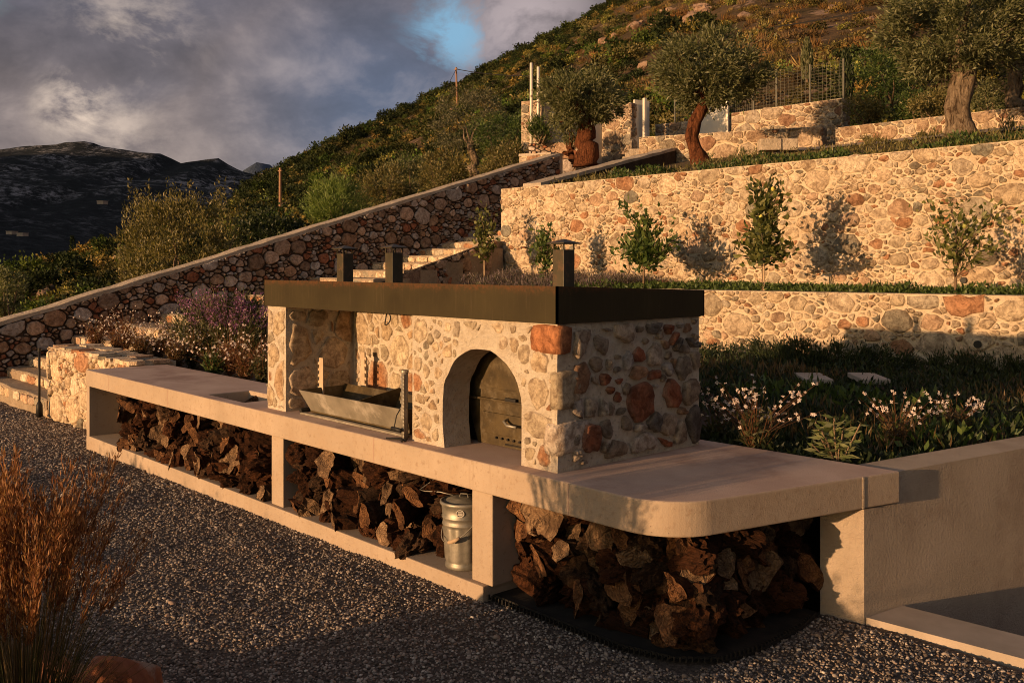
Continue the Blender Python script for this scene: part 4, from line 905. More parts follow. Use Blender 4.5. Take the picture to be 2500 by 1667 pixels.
# pressed oval maker's mark with three raised bars
ow = -0.85; mx_, my_ = BX + 0.1370 * math.cos(ow), BY + 0.1370 * math.sin(ow); tx, ty = -math.sin(ow), math.cos(ow)
ring_ = [(mx_ + tx * 0.024 * math.cos(w) + 0.003 * math.cos(ow), my_ + ty * 0.024 * math.cos(w) + 0.003 * math.sin(ow), BZ + 0.357 + 0.021 * math.sin(w)) for w in np.linspace(0, 6.283, 21)]
em = obj('oval_mark', *tube(ring_, 0.0022, 5, False), M['plaster'], bu)
for k in (-1, 0, 1): obj('mark_bar', *tube([(mx_ + tx * -0.015 + .003 * math.cos(ow), my_ + ty * -0.015 + .003 * math.sin(ow), BZ + 0.357 + k * .0085), (mx_ + tx * 0.015 + .003 * math.cos(ow), my_ + ty * 0.015 + .003 * math.sin(ow), BZ + 0.357 + k * .0085)], 0.0022, 5), M['plaster'], em)
tag(obj('bent_wire', *tube([(-1.16, 0.1, 0.60), (-1.20, 0.02, 0.54), (-1.24, -0.02, 0.50), (-1.20, -0.01, 0.497), (-1.08, 0.02, 0.508), (-0.98, 0.05, 0.50)], 0.004, 6), M['galv'], smooth=True), 'pale bent wire hanging above the metal bucket', 'wire')
# slim bollard lamp
bl = thing('bollard_lamp', 'slim black garden lamp post at the foot of the steps', 'lamp', (-9.98, 0.10, 0))
lx, ly = at(96, 12.75)
obj('post', *tube([(lx, ly, -0.06), (lx, ly, 0.83)], 0.016, 10), M['black'], bl, smooth=True)
obj('foot', *tube([(lx, ly, -0.05), (lx, ly, 0.10), (lx, ly, 0.15)], [0.045, 0.04, 0.02], 12), M['black'], bl, smooth=True)
obj('head', *tube([(lx, ly, 0.81), (lx, ly, 0.86)], 0.021, 10), M['black'], bl)
bl_loc = bl.location.copy()

# ------------------------------------------------------------------ instancing for uncountable things
def proto_collection(name, meshes):
    c = bpy.data.collections.new(name)
    for i, me in enumerate(meshes): c.objects.link(bpy.data.objects.new(f'{name}_{i:02d}', me))
    return c
def scatter(name, pts, rot, scl, idx, coll, mat_dummy=None):
    """one object whose points carry instances of the collection's meshes"""
    me = bpy.data.meshes.new(name); n = len(pts); me.vertices.add(n); me.vertices.foreach_set('co', np.asarray(pts, np.float32).ravel())
    for nm, typ, data, key in (('rot', 'FLOAT_VECTOR', rot, 'vector'), ('scl', 'FLOAT_VECTOR', scl, 'vector'), ('idx', 'INT', idx, 'value')):
        a = me.attributes.new(nm, typ, 'POINT'); a.data.foreach_set(key, np.asarray(data, np.float32 if key == 'vector' else np.int32).ravel())
    o = bpy.data.objects.new(name, me); COL.objects.link(o)
    g = bpy.data.node_groups.new(name + '_nodes', 'GeometryNodeTree')
    g.interface.new_socket('Geometry', in_out='INPUT', socket_type='NodeSocketGeometry'); g.interface.new_socket('Geometry', in_out='OUTPUT', socket_type='NodeSocketGeometry')
    gi, go = g.nodes.new('NodeGroupInput'), g.nodes.new('NodeGroupOutput'); ip = g.nodes.new('GeometryNodeInstanceOnPoints'); ci = g.nodes.new('GeometryNodeCollectionInfo')
    ci.inputs['Collection'].default_value = coll; ci.inputs['Separate Children'].default_value = True; ci.inputs['Reset Children'].default_value = True
    def na(nm, typ):
        x = g.nodes.new('GeometryNodeInputNamedAttribute'); x.data_type = typ; x.inputs['Name'].default_value = nm; return x.outputs[0]
    g.links.new(gi.outputs[0], ip.inputs['Points']); g.links.new(ci.outputs[0], ip.inputs['Instance']); ip.inputs['Pick Instance'].default_value = True
    g.links.new(na('idx', 'INT'), ip.inputs['Instance Index']); g.links.new(na('scl', 'FLOAT_VECTOR'), ip.inputs['Scale'])
    er = g.nodes.new('FunctionNodeEulerToRotation'); g.links.new(na('rot', 'FLOAT_VECTOR'), er.inputs[0]); g.links.new(er.outputs[0], ip.inputs['Rotation'])
    g.links.new(ip.outputs[0], go.inputs[0]); md = o.modifiers.new('scatter', 'NODES'); md.node_group = g
    return o

# gravel
def pebble_mat():
    m, t, out = nt('pebble'); r = N(t, 'ShaderNodeObjectInfo').outputs['Random']
    c = ramp(t, r, [(0.0, (0.07, 0.056, 0.048)), (0.35, (0.16, 0.13, 0.11)), (0.62, (0.25, 0.21, 0.18)), (0.82, (0.36, 0.31, 0.265)), (0.92, (0.24, 0.15, 0.10)), (1.0, (0.58, 0.52, 0.45))])
    bsdf(t, out, c, 0.85, None, spec=0.25); return m
M['pebble'] = pebble_mat()
def pebble(seed):
    r = random.Random(seed); bm = bmesh.new(); bmesh.ops.create_icosphere(bm, subdivisions=1, radius=1.0); V = []
    for v in bm.verts: V.append((v.co.x * r.uniform(0.8, 1.2), v.co.y * r.uniform(0.6, 0.9), v.co.z * r.uniform(0.45, 0.7)))
    bm.verts.index_update(); F = [tuple(v.index for v in f.verts) for f in bm.faces]; bm.free(); return mesh('pebble', V, F, M['pebble'], smooth=seed % 2 == 0)
PEB = proto_collection('pebbles', [pebble(k) for k in range(6)])
rn = np.random.default_rng(7); P_ = []
for d0, d1, dens, half in ((4.0, 5.6, 4200, 0.58), (5.6, 8.0, 3000, 0.60), (8.0, 15.5, 1300, 0.60)):
    A = half * (d1 * d1 - d0 * d0); n = int(A * dens); d = np.sqrt(rn.uniform(d0 * d0, d1 * d1, n)); u = rn.uniform(-half, half, n)
    for a_, b_ in zip(u * d, d):
        x, y = plan(a_, b_)
        if on_gravel(x, y) and not (-0.52 < x < 0.93 and y > -0.06) and not (y > -0.1 and -7.3 < x < -0.45) and not (x > 0.9 and y > 1.16) and not (x < -7 and y > 0.27):
            P_.append((x, y, gz(x, y) + rn.uniform(-0.003, 0.007), 1.0 if d1 < 9 else 1.45))
P_ = np.array(P_); n = len(P_); sz = 0.0078 * np.exp(rn.normal(0, 0.30, n)) * P_[:, 3]
gv = scatter('gravel', P_[:, :3], np.column_stack([rn.uniform(-.5, .5, n), rn.uniform(-.5, .5, n), rn.uniform(0, 6.28, n)]), np.column_stack([sz, sz, sz]), rn.integers(0, 6, n), PEB)
tag(gv, 'grey and cream pea gravel covering the yard', 'gravel', kind='stuff')

# ------------------------------------------------------------------ hillside, valley, mountains
def S_(u):
    if u < 0.1: return 0.225 + 0.54 * u + 0.25 * u * u
    return 0.2815 + 0.12 * (1 - math.exp(-(u - 0.1) / 0.2))
def fbm(x, y, s, o=4):
    v = 0; a = 1
    for k in range(o): v += a * noise.noise((x * s, y * s, 7.7 + k)); s *= 2.1; a *= 0.5
    return v
def reach(u): return 170 + 420 * min(1, max(0, (u + 0.50) / 0.42)) ** 1.3
def hill_z(cx, cy):
    cy = max(cy, 8.0); u = max(-1.2, min(1.4, cx / cy)); z = cy * S_(u) - 6.6
    far = min(1, cy / 160); z += far * (3.4 * fbm(cx, cy, 0.012) + 1.4 * fbm(cx, cy, 0.05, 3)) + 0.35 * fbm(cx, cy, 0.2, 2)
    k_ = max(0.0, min(1.0, (-u - 0.22) / 0.2)); z += 3.0 * k_ * min(1, (cy / 150) ** 2)
    D = reach(u)
    if cy > D: z -= (cy - D) * 0.16 + ((cy - D) / 60.0) ** 2 * 2.0
    X, Y = plan(cx, cy)
    if X > -16 and Y < 27:                                   # cut back under the terraces
        lim = (1.6 if Y < 10 else 2.8 + 0.17 * (Y - 10.2)) - 1.0
        if Y > 22: lim += (Y - 22) * 0.9
        if X < -13.7 - 0.05 * max(Y, 0): lim = -4.5 + 0.30 * max(Y, 0) * 0.8
        z = min(z, lim)
    return z
us = np.linspace(-0.95, 1.0, 170); ds = np.concatenate([np.linspace(10, 40, 34), 40 * (900 / 40) ** (np.arange(1, 96) / 95)])
V = []; F = []
for d in ds:
    for u in us: x, y = plan(u * d, d); V.append((x, y, hill_z(u * d, d)))
w_ = len(us)
for j in range(len(ds) - 1):
    for i in range(w_ - 1): F.append((j * w_ + i, j * w_ + i + 1, (j + 1) * w_ + i + 1, (j + 1) * w_ + i))
def hill_mat():
    m, t, out = nt('dry_hillside'); v = geo_pos(t)
    n1 = noise_n(t, v, 0.035, 9, 0.65); n2 = noise_n(t, v, 0.5, 8, 0.7); n3 = noise_n(t, v, 0.11, 9, 0.72, 0.6)
    c = ramp(t, n2, [(0.33, (0.042, 0.036, 0.016)), (0.50, (0.088, 0.063, 0.030)), (0.66, (0.145, 0.098, 0.052))])
    c = mixc(t, ramp(t, n1, [(0.42, 0), (0.60, 0.7)]), c, (0.145, 0.095, 0.058))
    c = mixc(t, mathn(t, 'MULTIPLY', ramp(t, n3, [(0.57, 0), (0.62, 1)]), ramp(t, n2, [(0.42, 0), (0.5, 1)])), c, (0.27, 0.19, 0.14))
    bsdf(t, out, c, 0.97, mathn(t, 'ADD', n2, mathn(t, 'MULTIPLY', n3, 2.0)), 0.9, 1.2, 0, 0.1); return m
M['hill'] = hill_mat()
tag(obj('hillside', V, F, M['hill'], smooth=True), kind='structure')

def mountain_mat(name, base, rock, haze):
    m, t, out = nt(name); v = geo_pos(t)
    n1 = noise_n(t, v, 0.006, 10, 0.70); n2 = noise_n(t, v, 0.045, 9, 0.75)
    c = ramp(t, n2, [(0.35, tuple(x * 0.6 for x in base)), (0.62, base)])
    zz_ = N(t, 'ShaderNodeSeparateXYZ'); L(t, v, zz_.inputs[0]); up_ = ramp(t, mathn(t, 'DIVIDE', zz_.outputs[2], 400.0), [(0.10, 0.12), (0.38, 1.0)])
    c = mixc(t, mathn(t, 'MULTIPLY', mathn(t, 'MULTIPLY', up_, ramp(t, n1, [(0.46, 0), (0.58, 1)])), ramp(t, n2, [(0.48, 0), (0.60, 1)])), c, rock)
    bsdf(t, out, c, 0.97, mathn(t, 'ADD', n2, n1), 1.0, 14, 0, 0.05); return m
M['mountain'] = mountain_mat('scrubby_mountain', (0.036, 0.042, 0.045), (0.32, 0.32, 0.34), 0)
M['far'] = mountain_mat('far_mountain', (0.09, 0.12, 0.17), (0.12, 0.15, 0.2), 0)  # distance haze is put into these blue base colours
sil = [(-700, 372), (-300, 330), (0, 358), (110, 350), (213, 342), (270, 356), (350, 370), (400, 371), (440, 395), (490, 387), (530, 384), (580, 408), (632, 427), (720, 452), (900, 500), (1300, 560), (2000, 600)]
def ridge_t(px):
    for (a, ya), (b, yb) in zip(sil, sil[1:]):
        if a <= px <= b: f = (px - a) / (b - a); f = f * f * (3 - 2 * f) * 0.5 + f * 0.5; return (650 - ya - f * (yb - ya)) / 2350
    return 0.02
def mtn_z(cx, cy):
    px = 1250 + cx / 3000.0 * 2350 + 90 * noise.noise((cx * 0.001, cy * 0.0012, 3.0)) * min(1, abs(cy - 3000) / 900); Rz = ridge_t(px) * 3000
    zf = -26
    if cy <= 3000:
        t = max(0, (cy - 500) / 2500); z = zf + (Rz - zf) * (0.42 * t + 0.58 * t ** 3.0)
        z += (1 - abs(2 * noise.noise((cx * 0.0024, cy * 0.0016, 1.0)))) * 46 * math.sin(math.pi * min(1, t)) ** 1.0 * t
        z += 26 * fbm(cx, cy, 0.004, 5) * min(1, t * 2) * (0.25 + 0.75 * (1 - t))
        z += (7 * fbm(cx, cy, 0.016, 4)) * t
    else: z = Rz - (cy - 3000) * 0.35 + 7 * fbm(cx, cy, 0.016, 4)
    return z
xs = np.linspace(-3200, 2400, 190); yy = np.concatenate([np.linspace(350, 2900, 90), np.linspace(2920, 3200, 10), np.linspace(3300, 4000, 6)])
V = [(*plan(x * max(0.25, min(1.0, y / 3000)), y), mtn_z(x * max(0.25, min(1.0, y / 3000)), y)) for y in yy for x in xs]; w_ = len(xs)
F = [(j * w_ + i, j * w_ + i + 1, (j + 1) * w_ + i + 1, (j + 1) * w_ + i) for j in range(len(yy) - 1) for i in range(w_ - 1)]
tag(obj('mountain', V, F, M['mountain'], smooth=True), kind='structure')
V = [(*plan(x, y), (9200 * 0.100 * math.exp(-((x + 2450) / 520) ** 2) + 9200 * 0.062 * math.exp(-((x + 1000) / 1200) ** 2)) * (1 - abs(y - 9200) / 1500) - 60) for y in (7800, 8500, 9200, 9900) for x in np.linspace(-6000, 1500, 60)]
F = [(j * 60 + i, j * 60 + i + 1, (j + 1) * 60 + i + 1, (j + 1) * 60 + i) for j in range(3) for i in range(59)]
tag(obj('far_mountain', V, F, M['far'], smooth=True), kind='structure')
# unseen ridge, added to keep the sun off the valley and the mountain
Ls, ns = Vector((SUN_DIR.x, SUN_DIR.y)).normalized(), None
ns = Vector((Ls.y, -Ls.x)); V = []; pr = np.concatenate([np.linspace(-560, -900, 8), np.linspace(-1000, -6500, 32)]); prof_r = [(-1500, -60), (-900, 330), (-620, 600), (-420, 640), (-150, 300), (250, -60)]
for p in pr:
    for q, z in prof_r:
        k = min(1, max(0, (-p - 560) / 240.0)); zz2 = -60 + (z + 60) * (k * (0.85 + 0.1 * math.sin(p * 0.004) + 0.08 * math.sin(p * 0.011 + 1)))
        b = Ls * (q - 900 - 0.12 * (-p)) + ns * p; V.append((b.x + CAM[0], b.y + CAM[1], zz2))
m_ = len(prof_r); F = [(j * m_ + i, j * m_ + i + 1, (j + 1) * m_ + i + 1, (j + 1) * m_ + i) for j in range(len(pr) - 1) for i in range(m_ - 1)]
tag(obj('ridge', V, F, M['mountain'], smooth=True), kind='structure')
tag(obj('valley', *prism([plan(-9000, -6000), plan(12000, -6000), plan(12000, 12000), plan(-9000, 12000)], -75, -70), M['mountain']), kind='structure')
tag(obj('garden_earth', *prism([(-14, -14), (10, -14), (10, 1.0), (-11.8, 0.4)], -3.0, -0.25), M['soil']), kind='structure')

# ------------------------------------------------------------------ foliage
G = {
 'olive': [(0.115, 0.125, 0.050), (0.160, 0.165, 0.075), (0.210, 0.205, 0.110), (0.080, 0.088, 0.034)],
 'wild': [(0.130, 0.115, 0.036), (0.185, 0.155, 0.054), (0.245, 0.205, 0.090), (0.080, 0.076, 0.024)],
 'silver': [(0.13, 0.125, 0.075), (0.18, 0.165, 0.10), (0.09, 0.09, 0.045), (0.065, 0.065, 0.03)],
 'green': [(0.050, 0.085, 0.018), (0.080, 0.120, 0.028), (0.110, 0.150, 0.040), (0.035, 0.058, 0.014)],
 'citrus': [(0.070, 0.110, 0.024), (0.110, 0.150, 0.036), (0.155, 0.185, 0.050), (0.045, 0.072, 0.018)],
 'lemon': [(0.09, 0.105, 0.026), (0.14, 0.145, 0.04), (0.17, 0.17, 0.055), (0.05, 0.062, 0.016)],
 'dark': [(0.022, 0.034, 0.012), (0.035, 0.050, 0.018), (0.052, 0.068, 0.024), (0.016, 0.024, 0.009)],
 'brown': [(0.115, 0.070, 0.030), (0.16, 0.10, 0.046), (0.085, 0.052, 0.024), (0.14, 0.105, 0.05)],
 'rust': [(0.20, 0.085, 0.040), (0.15, 0.065, 0.03), (0.24, 0.13, 0.07), (0.12, 0.075, 0.03)],
 'salvia': [(0.055, 0.060, 0.022), (0.085, 0.085, 0.035), (0.12, 0.11, 0.05), (0.04, 0.042, 0.016)],
 'pale': [(0.16, 0.19, 0.075), (0.21, 0.235, 0.10), (0.12, 0.15, 0.05), (0.24, 0.25, 0.12)],
 'lav': [(0.15, 0.115, 0.115), (0.11, 0.09, 0.075), (0.20, 0.15, 0.17), (0.08, 0.075, 0.045)],
 'purple': [(0.26, 0.09, 0.24), (0.34, 0.15, 0.32), (0.42, 0.24, 0.40), (0.20, 0.07, 0.16)],
 'white': [(0.70, 0.60, 0.55), (0.78, 0.70, 0.66), (0.62, 0.50, 0.46), (0.74, 0.62, 0.58)],
 'straw': [(0.22, 0.155, 0.085), (0.29, 0.21, 0.12), (0.16, 0.10, 0.05), (0.24, 0.155, 0.085)],
 'broom': [(0.13, 0.19, 0.045), (0.18, 0.24, 0.06), (0.22, 0.27, 0.08), (0.09, 0.13, 0.03)],
 'plume': [(0.29, 0.135, 0.06), (0.21, 0.085, 0.036), (0.40, 0.22, 0.11), (0.16, 0.06, 0.026)],
 'stem': [(0.075, 0.085, 0.025), (0.10, 0.085, 0.03), (0.06, 0.055, 0.018), (0.13, 0.10, 0.04)],
}
def cols(pal, n, g, per=4):
    P = np.array(G[pal]); c = P[g.integers(0, len(P), n)] * g.uniform(0.8, 1.2, (n, 1)); return np.repeat(c, per, axis=0)
def leaf_quads(C, D, l, w, g):
    """rhombic leaves at C pointing along D"""
    n = len(C); D = D / np.maximum(np.linalg.norm(D, axis=1, keepdims=True), 1e-6)
    r = g.normal(size=(n, 3)); Sd = np.cross(D, r); Sd /= np.maximum(np.linalg.norm(Sd, axis=1, keepdims=True), 1e-6)
    l = (l * g.uniform(0.7, 1.25, n))[:, None]; w = (w * g.uniform(0.7, 1.25, n))[:, None]; mid = C + D * l * 0.45
    V = np.stack([C, mid + Sd * w * 0.5, C + D * l, mid - Sd * w * 0.5], axis=1).reshape(-1, 3)
    return V, np.arange(n * 4).reshape(-1, 4)
def blob(g, n, c, r, shell=0.5):
    v = g.normal(size=(n, 3)); v /= np.linalg.norm(v, axis=1, keepdims=True); q = (shell + (1 - shell) * g.uniform(0, 1, (n, 1)) ** 0.6)
    return np.array(c) + v * q * np.array(r), v
def clumped(g, c, r, nclump, nleaf, cr, shell=0.45, up=0.35, flat=None):
    """leaf positions and directions gathered in uneven clumps through a crown"""
    cc, _ = blob(g, nclump, c, r, shell); C = []; D = []
    for k in range(nclump):
        m = int(nleaf * g.uniform(0.5, 1.5)); s = cr * g.uniform(0.6, 1.35)
        p = cc[k] + np.clip(g.normal(0, 0.42, (m, 3)), -1.3, 1.3) * s * np.array([1, 1, 0.85]); C.append(p); d = (p - cc[k]) * 0.7 + (cc[k] - np.array(c)) * 0.16 + g.normal(0, 0.62, (m, 3)) * s; d[:, 2] += up * s; D.append(d)
    return np.vstack(C), np.vstack(D), cc
def leaves(name, parent, C, D, l, w, pal, g, mat='leaf'):
    V, F = leaf_quads(C, D, l, w, g); return obj(name, V, F, M[mat], parent, col=cols(pal, len(C), g))
def gnarl(base, top, r0, r1, g, n=9, sway=0.08, seg=14, flare=1.35):
    b, t = np.array(base), np.array(top); P = []; Rr = []
    for i in range(n):
        f = i / (n - 1); P.append(b + (t - b) * f + np.array([g.normal(0, sway), g.normal(0, sway), 0]) * math.sin(math.pi * f)); Rr.append((r0 + (r1 - r0) * f) * (1 + (flare - 1) * max(0, 1 - f * 3)) * g.uniform(0.95, 1.06))
    V, F = tube(P, Rr, seg, True)
    for i in range(len(V)):
        q = V[i]; ax = P[i // seg]; k = 1 + 0.12 * noise.noise((q[0] * 3.2, q[1] * 3.2, q[2] * 1.0)) + 0.10 * noise.noise((q[0] * 9, q[1] * 9, q[2] * 2.5)); V[i] = ax + (q - ax) * k
    return V, F, P
def olive_tree(label, base, trunk_top, r0, r1, crown_c, crown_r, seed, pal='olive', trunk_mat='trunk', nclump=75, nleaf=120, leaf=(0.085, 0.024), cr=0.28, group=None, path=None, cat='tree', name='olive_tree', fl=None):
    g = np.random.default_rng(seed); t = thing(name, label, cat, base, group)
    if path:
        P = [np.array(p) for p in path]; n = 25; Q = []; Rr = []
        for i in range(n):
            f = i / (n - 1) * (len(P) - 1); k = min(int(f), len(P) - 2); s = f - k; s2 = s * s * (3 - 2 * s) * .4 + s * .6; Q.append(P[k] + (P[k + 1] - P[k]) * s2); Rr.append((r0 + (r1 - r0) * i / (n - 1)) * (1 + 0.30 * max(0, 1 - i / 6)) * g.uniform(0.97, 1.04))
        V, F = tube(Q, Rr, 22)
        for i in range(len(V)):
            q = V[i]; ax = Q[min(i // 22, 24)]; k = 1 + 0.13 * noise.noise((q[0] * 3.2, q[1] * 3.2, q[2] * 1.0)) + 0.12 * noise.noise((q[0] * 9, q[1] * 9, q[2] * 2.2)) + 0.05 * noise.noise((q[0] * 22, q[1] * 22, q[2] * 6)); V[i] = ax + (q - ax) * k
        tt = Q[-1]
    else: V, F, Q = gnarl(base, trunk_top, r0, r1, g); tt = Q[-1]
    obj('trunk', V, F, M[trunk_mat], t, smooth=True)
    C, D, cc = clumped(g, crown_c, crown_r, nclump, nleaf, cr)
    if fl is not None: keep = fl(C); C, D = C[keep], D[keep]
    order = np.argsort(g.uniform(size=len(cc)))[:11]
    for k in order[:9]:
        e = cc[k]; m = (np.array(tt) + e) / 2 + g.normal(0, 0.07, 3); V, F = tube([np.array(tt) - np.array([0, 0, 0.12]), np.array(tt) * .6 + m * .4 + g.normal(0, .04, 3), m, e], [r1 * 0.5, r1 * .36, r1 * 0.22, r1 * 0.07], 7); obj('branch', V, F, M[trunk_mat], t, smooth=True)
    leaves('crown', t, C, D, leaf[0], leaf[1], pal, g); return t
def bush(name, label, cat, base, c, r, seed, pal, nclump=40, nleaf=110, leaf=(0.08, 0.026), cr=0.3, group=None, stems=7, shell=0.4, up=0.5):
    g = np.random.default_rng(seed); t = thing(name, label, cat, base, group); C, D, cc = clumped(g, c, r, nclump, nleaf, cr, shell, up)
    tw = [tube([np.array(base) + g.normal(0, 0.06, 3) * [1, 1, 0], (np.array(base) + cc[k]) / 2 + g.normal(0, .08, 3), cc[k]], [0.03, 0.02, 0.006], 5) for k in range(min(stems, len(cc)))]
    for v, f in tw: obj('stem', v, f, M['twig'], t, smooth=True)
    leaves('foliage', t, C, D, leaf[0], leaf[1], pal, g); return t

# ------------------------------------------------------------------ hillside scrub
def shrub_proto(seed, pal, n=420, tall=0.8, leaf=0.20, core=True):
    g = np.random.default_rng(seed); C, D, _ = clumped(g, (0, 0, tall * 0.55), (0.78, 0.78, tall * 0.55), 16, n // 16, 0.34, 0.4, 0.4)
    V, F = leaf_quads(C, D, leaf, leaf * 0.62, g); c = cols(pal, len(C), g); return mesh('scrub', V, F, M['leaf_inst'], col=c)
def tuft_proto(seed, pal, n=90, h=0.7):
    g = np.random.default_rng(seed); C = np.column_stack([g.normal(0, 0.25, n), g.normal(0, 0.25, n), np.zeros(n)]); D = np.column_stack([g.normal(0, 0.45, n), g.normal(0, 0.45, n), np.ones(n)])
    V, F = leaf_quads(C, D, h, 0.05, g); return mesh('tuft', V, F, M['leaf_inst'], col=cols(pal, n, g))
def conifer_proto(seed):
    g = np.random.default_rng(seed); n = 520; h = g.uniform(0, 1, n) ** 0.8; r = (1 - h) * 0.30 * (0.65 + 0.35 * np.sin(h * 40)); a = g.uniform(0, 6.28, n)
    C = np.column_stack([r * np.cos(a), r * np.sin(a), h * 2.2]); D = np.column_stack([np.cos(a), np.sin(a), g.normal(-0.1, .3, n)]); V, F = leaf_quads(C, D, 0.16, 0.08, g); return mesh('conifer', V, F, M['leaf_inst'], col=cols('dark', n, g))
def rock_proto(seed):
    r = random.Random(seed); bm = bmesh.new(); bmesh.ops.create_icosphere(bm, subdivisions=2, radius=1); V = []
    for v in bm.verts: f = 1 + 0.5 * noise.noise((v.co.x * 1.3 + seed, v.co.y * 1.3, v.co.z * 1.3)) + 0.2 * noise.noise((v.co.x * 4, v.co.y * 4 + seed, v.co.z * 4)); V.append((v.co.x * f * 1.2, v.co.y * f, v.co.z * f * 0.6))
    bm.verts.index_update(); F = [tuple(v.index for v in f.verts) for f in bm.faces]; bm.free(); return mesh('rock', V, F, M['hill_rock'])
SH = proto_collection('scrub', [shrub_proto(1, 'dark'), shrub_proto(2, 'green', 400, 0.9), shrub_proto(3, 'wild'), shrub_proto(4, 'wild', 380, 0.6), shrub_proto(5, 'brown', 300, 0.5, 0.16), shrub_proto(6, 'dark', 480, 1.25), shrub_proto(7, 'olive', 420, 0.9), tuft_proto(8, 'straw'), tuft_proto(9, 'brown'), conifer_proto(10)])
RK = proto_collection('rocks', [rock_proto(k) for k in range(5)])
g = np.random.default_rng(99); pts, rot, scl, idx = [], [], [], []; rp, rr_, rsz, ri = [], [], [], []
def add_scrub(n, d0, d1, u0, u1, power):
    for _ in range(n):
        d = d0 * (d1 / d0) ** (g.uniform() ** power); u = g.uniform(u0, u1); cx = u * d; X, Y = plan(cx, d)
        if d > reach(u) * 1.10: continue
        if X > -16.2 and Y < 23.5: continue
        if X > -15.4 - 0.215 * max(Y, 0) and Y < 22: continue
        dens = 0.5 + 0.5 * fbm(cx, d, 0.02, 3); ridge = d / reach(u); right = max(0, min(1, (u - 0.02) / 0.18))
        if d > 60 and right > 0.2 and ridge < 0.82 and fbm(cx + 50, d, 0.03, 3) + g.uniform(-.5, .5) < 0.10 + 0.25 * right:
            k = int(g.choice([7, 8, 4, 8, 3])); s = g.uniform(0.7, 1.5)
        else:
            k = int(g.choice([0, 1, 2, 3, 4, 5, 6], p=[.24, .12, .20, .12, .08, .12, .12])); s = g.uniform(0.9, 2.6) if d > 70 else g.uniform(0.7, 1.9)
            if ridge > 0.78 and u > -0.28: k = int(g.choice([0, 5, 5, 0, 2])); s = g.uniform(2.4, 5.2) 
        if d < 60: s *= 0.75
        if ridge > 0.75 and g.uniform() < 0.015: k = 9; s = g.uniform(2.0, 3.2)
        z = hill_z(cx, d); pts.append((X, Y, z - 0.08 * s)); rot.append((g.normal(0, .08), g.normal(0, .08), g.uniform(0, 6.28))); scl.append((s * g.uniform(.85, 1.2), s * g.uniform(.85, 1.2), s * g.uniform(.7, 1.15))); idx.append(k)
add_scrub(5200, 24, 620, -0.66, 0.72, 0.62)
add_scrub(3800, 110, 620, -0.45, 0.45, 0.8)
add_scrub(2600, 330, 640, -0.32, 0.16, 0.7)
add_scrub(1500, 16, 80, -0.68, 0.15, 0.9)
for _ in range(450):
    d = 30 * (450 / 30) ** (g.uniform() ** 0.7); u = g.uniform(-0.6, 0.6); cx = u * d; X, Y = plan(cx, d)
    if (X > -16 and Y < 26) or d > reach(u) or fbm(cx, d, 0.035, 3) < (0.12 if u > 0 else 0.2): continue
    s = 0.25 + d / 160 * g.uniform(0.3, 1.3) * 0.9; rp.append((X, Y, hill_z(cx, d))); rr_.append((g.normal(0, .3), g.normal(0, .3), g.uniform(0, 6.28))); rsz.append((s, s, s)); ri.append(int(g.integers(0, 5)))
for px, py, d, n, sp in ((1790, 66, 150, 26, 10), (1560, 110, 170, 14, 7), (440, 590, 120, 16, 9), (120, 640, 115, 22, 11), (910, 395, 110, 20, 7), (1750, 40, 190, 12, 9), (1990, 205, 34, 8, 1.2), (2130, 195, 27, 9, 1.0), (2390, 190, 25, 8, 1.1), (2395, 255, 22, 5, .7)):   # outcrops
    for _ in range(n):
        dd_ = d + g.normal(0, sp * 0.8); cx = (px - 1250) / 2350 * d + g.normal(0, sp); X, Y = plan(cx, dd_); s = g.uniform(0.25, 0.8) * d / 90 if d > 60 else g.uniform(0.3, 0.7)
        rp.append((X, Y, hill_z(cx, dd_) + 0.2 * s)); rr_.append((g.normal(0, .4), g.normal(0, .4), g.uniform(0, 6.28))); rsz.append((s, s, s * g.uniform(.8, 1.5))); ri.append(int(g.integers(0, 5)))
tag(scatter('hillside_scrub', pts, rot, scl, idx, SH), 'dense sunlit scrub and dry grass covering the hillside', 'scrub', kind='stuff')
tag(scatter('hillside_rocks', rp, rr_, rsz, ri, RK), 'pinkish boulders showing through the hillside scrub', 'rocks', kind='stuff')

# ------------------------------------------------------------------ trees
def P3(px, py, d): return (*at(px, d), zat(py, d))
olive_tree('leaning olive tree with a bare red trunk above the tall wall', P3(1712, 400, 22), None, 0.175, 0.12, P3(1735, 175, 22), (1.30, 1.30, 0.84), 301, 'olive', 'trunk_red', 120, 170, (0.12, 0.034), 0.27,
    path=[P3(1712, 402, 22), P3(1700, 370, 22), P3(1688, 335, 22), P3(1697, 298, 22), P3(1716, 262, 22), P3(1722, 235, 22)])
olive_tree('round olive tree with a straight dark red trunk by the plaster wall', P3(1430, 405, 27), P3(1428, 290, 27), 0.29, 0.24, P3(1424, 242, 27), (1.14, 1.14, 0.80), 302, 'olive', 'trunk_red', 100, 160, (0.125, 0.036), 0.25)
olive_tree('small forked olive tree beside the straight dark red trunk', P3(1404, 396, 27.6), P3(1392, 362, 27.6), 0.10, 0.07, P3(1392, 322, 27.6), (0.46, 0.46, 0.36), 303, 'olive', 'trunk_red', 22, 90, (0.08, 0.026), 0.2)
olive_tree('big olive tree with a thick knotted grey trunk by the long low wall', P3(2345, 345, 17.6), None, 0.24, 0.20, P3(2345, 62, 17.6), (1.35, 1.35, 0.98), 304, 'olive', 'trunk', 140, 190, (0.10, 0.030), 0.26,
    path=[P3(2347, 350, 17.6), P3(2343, 310, 17.6), P3(2337, 265, 17.6), P3(2345, 225, 17.6), P3(2352, 185, 17.6), P3(2335, 150, 17.6)])
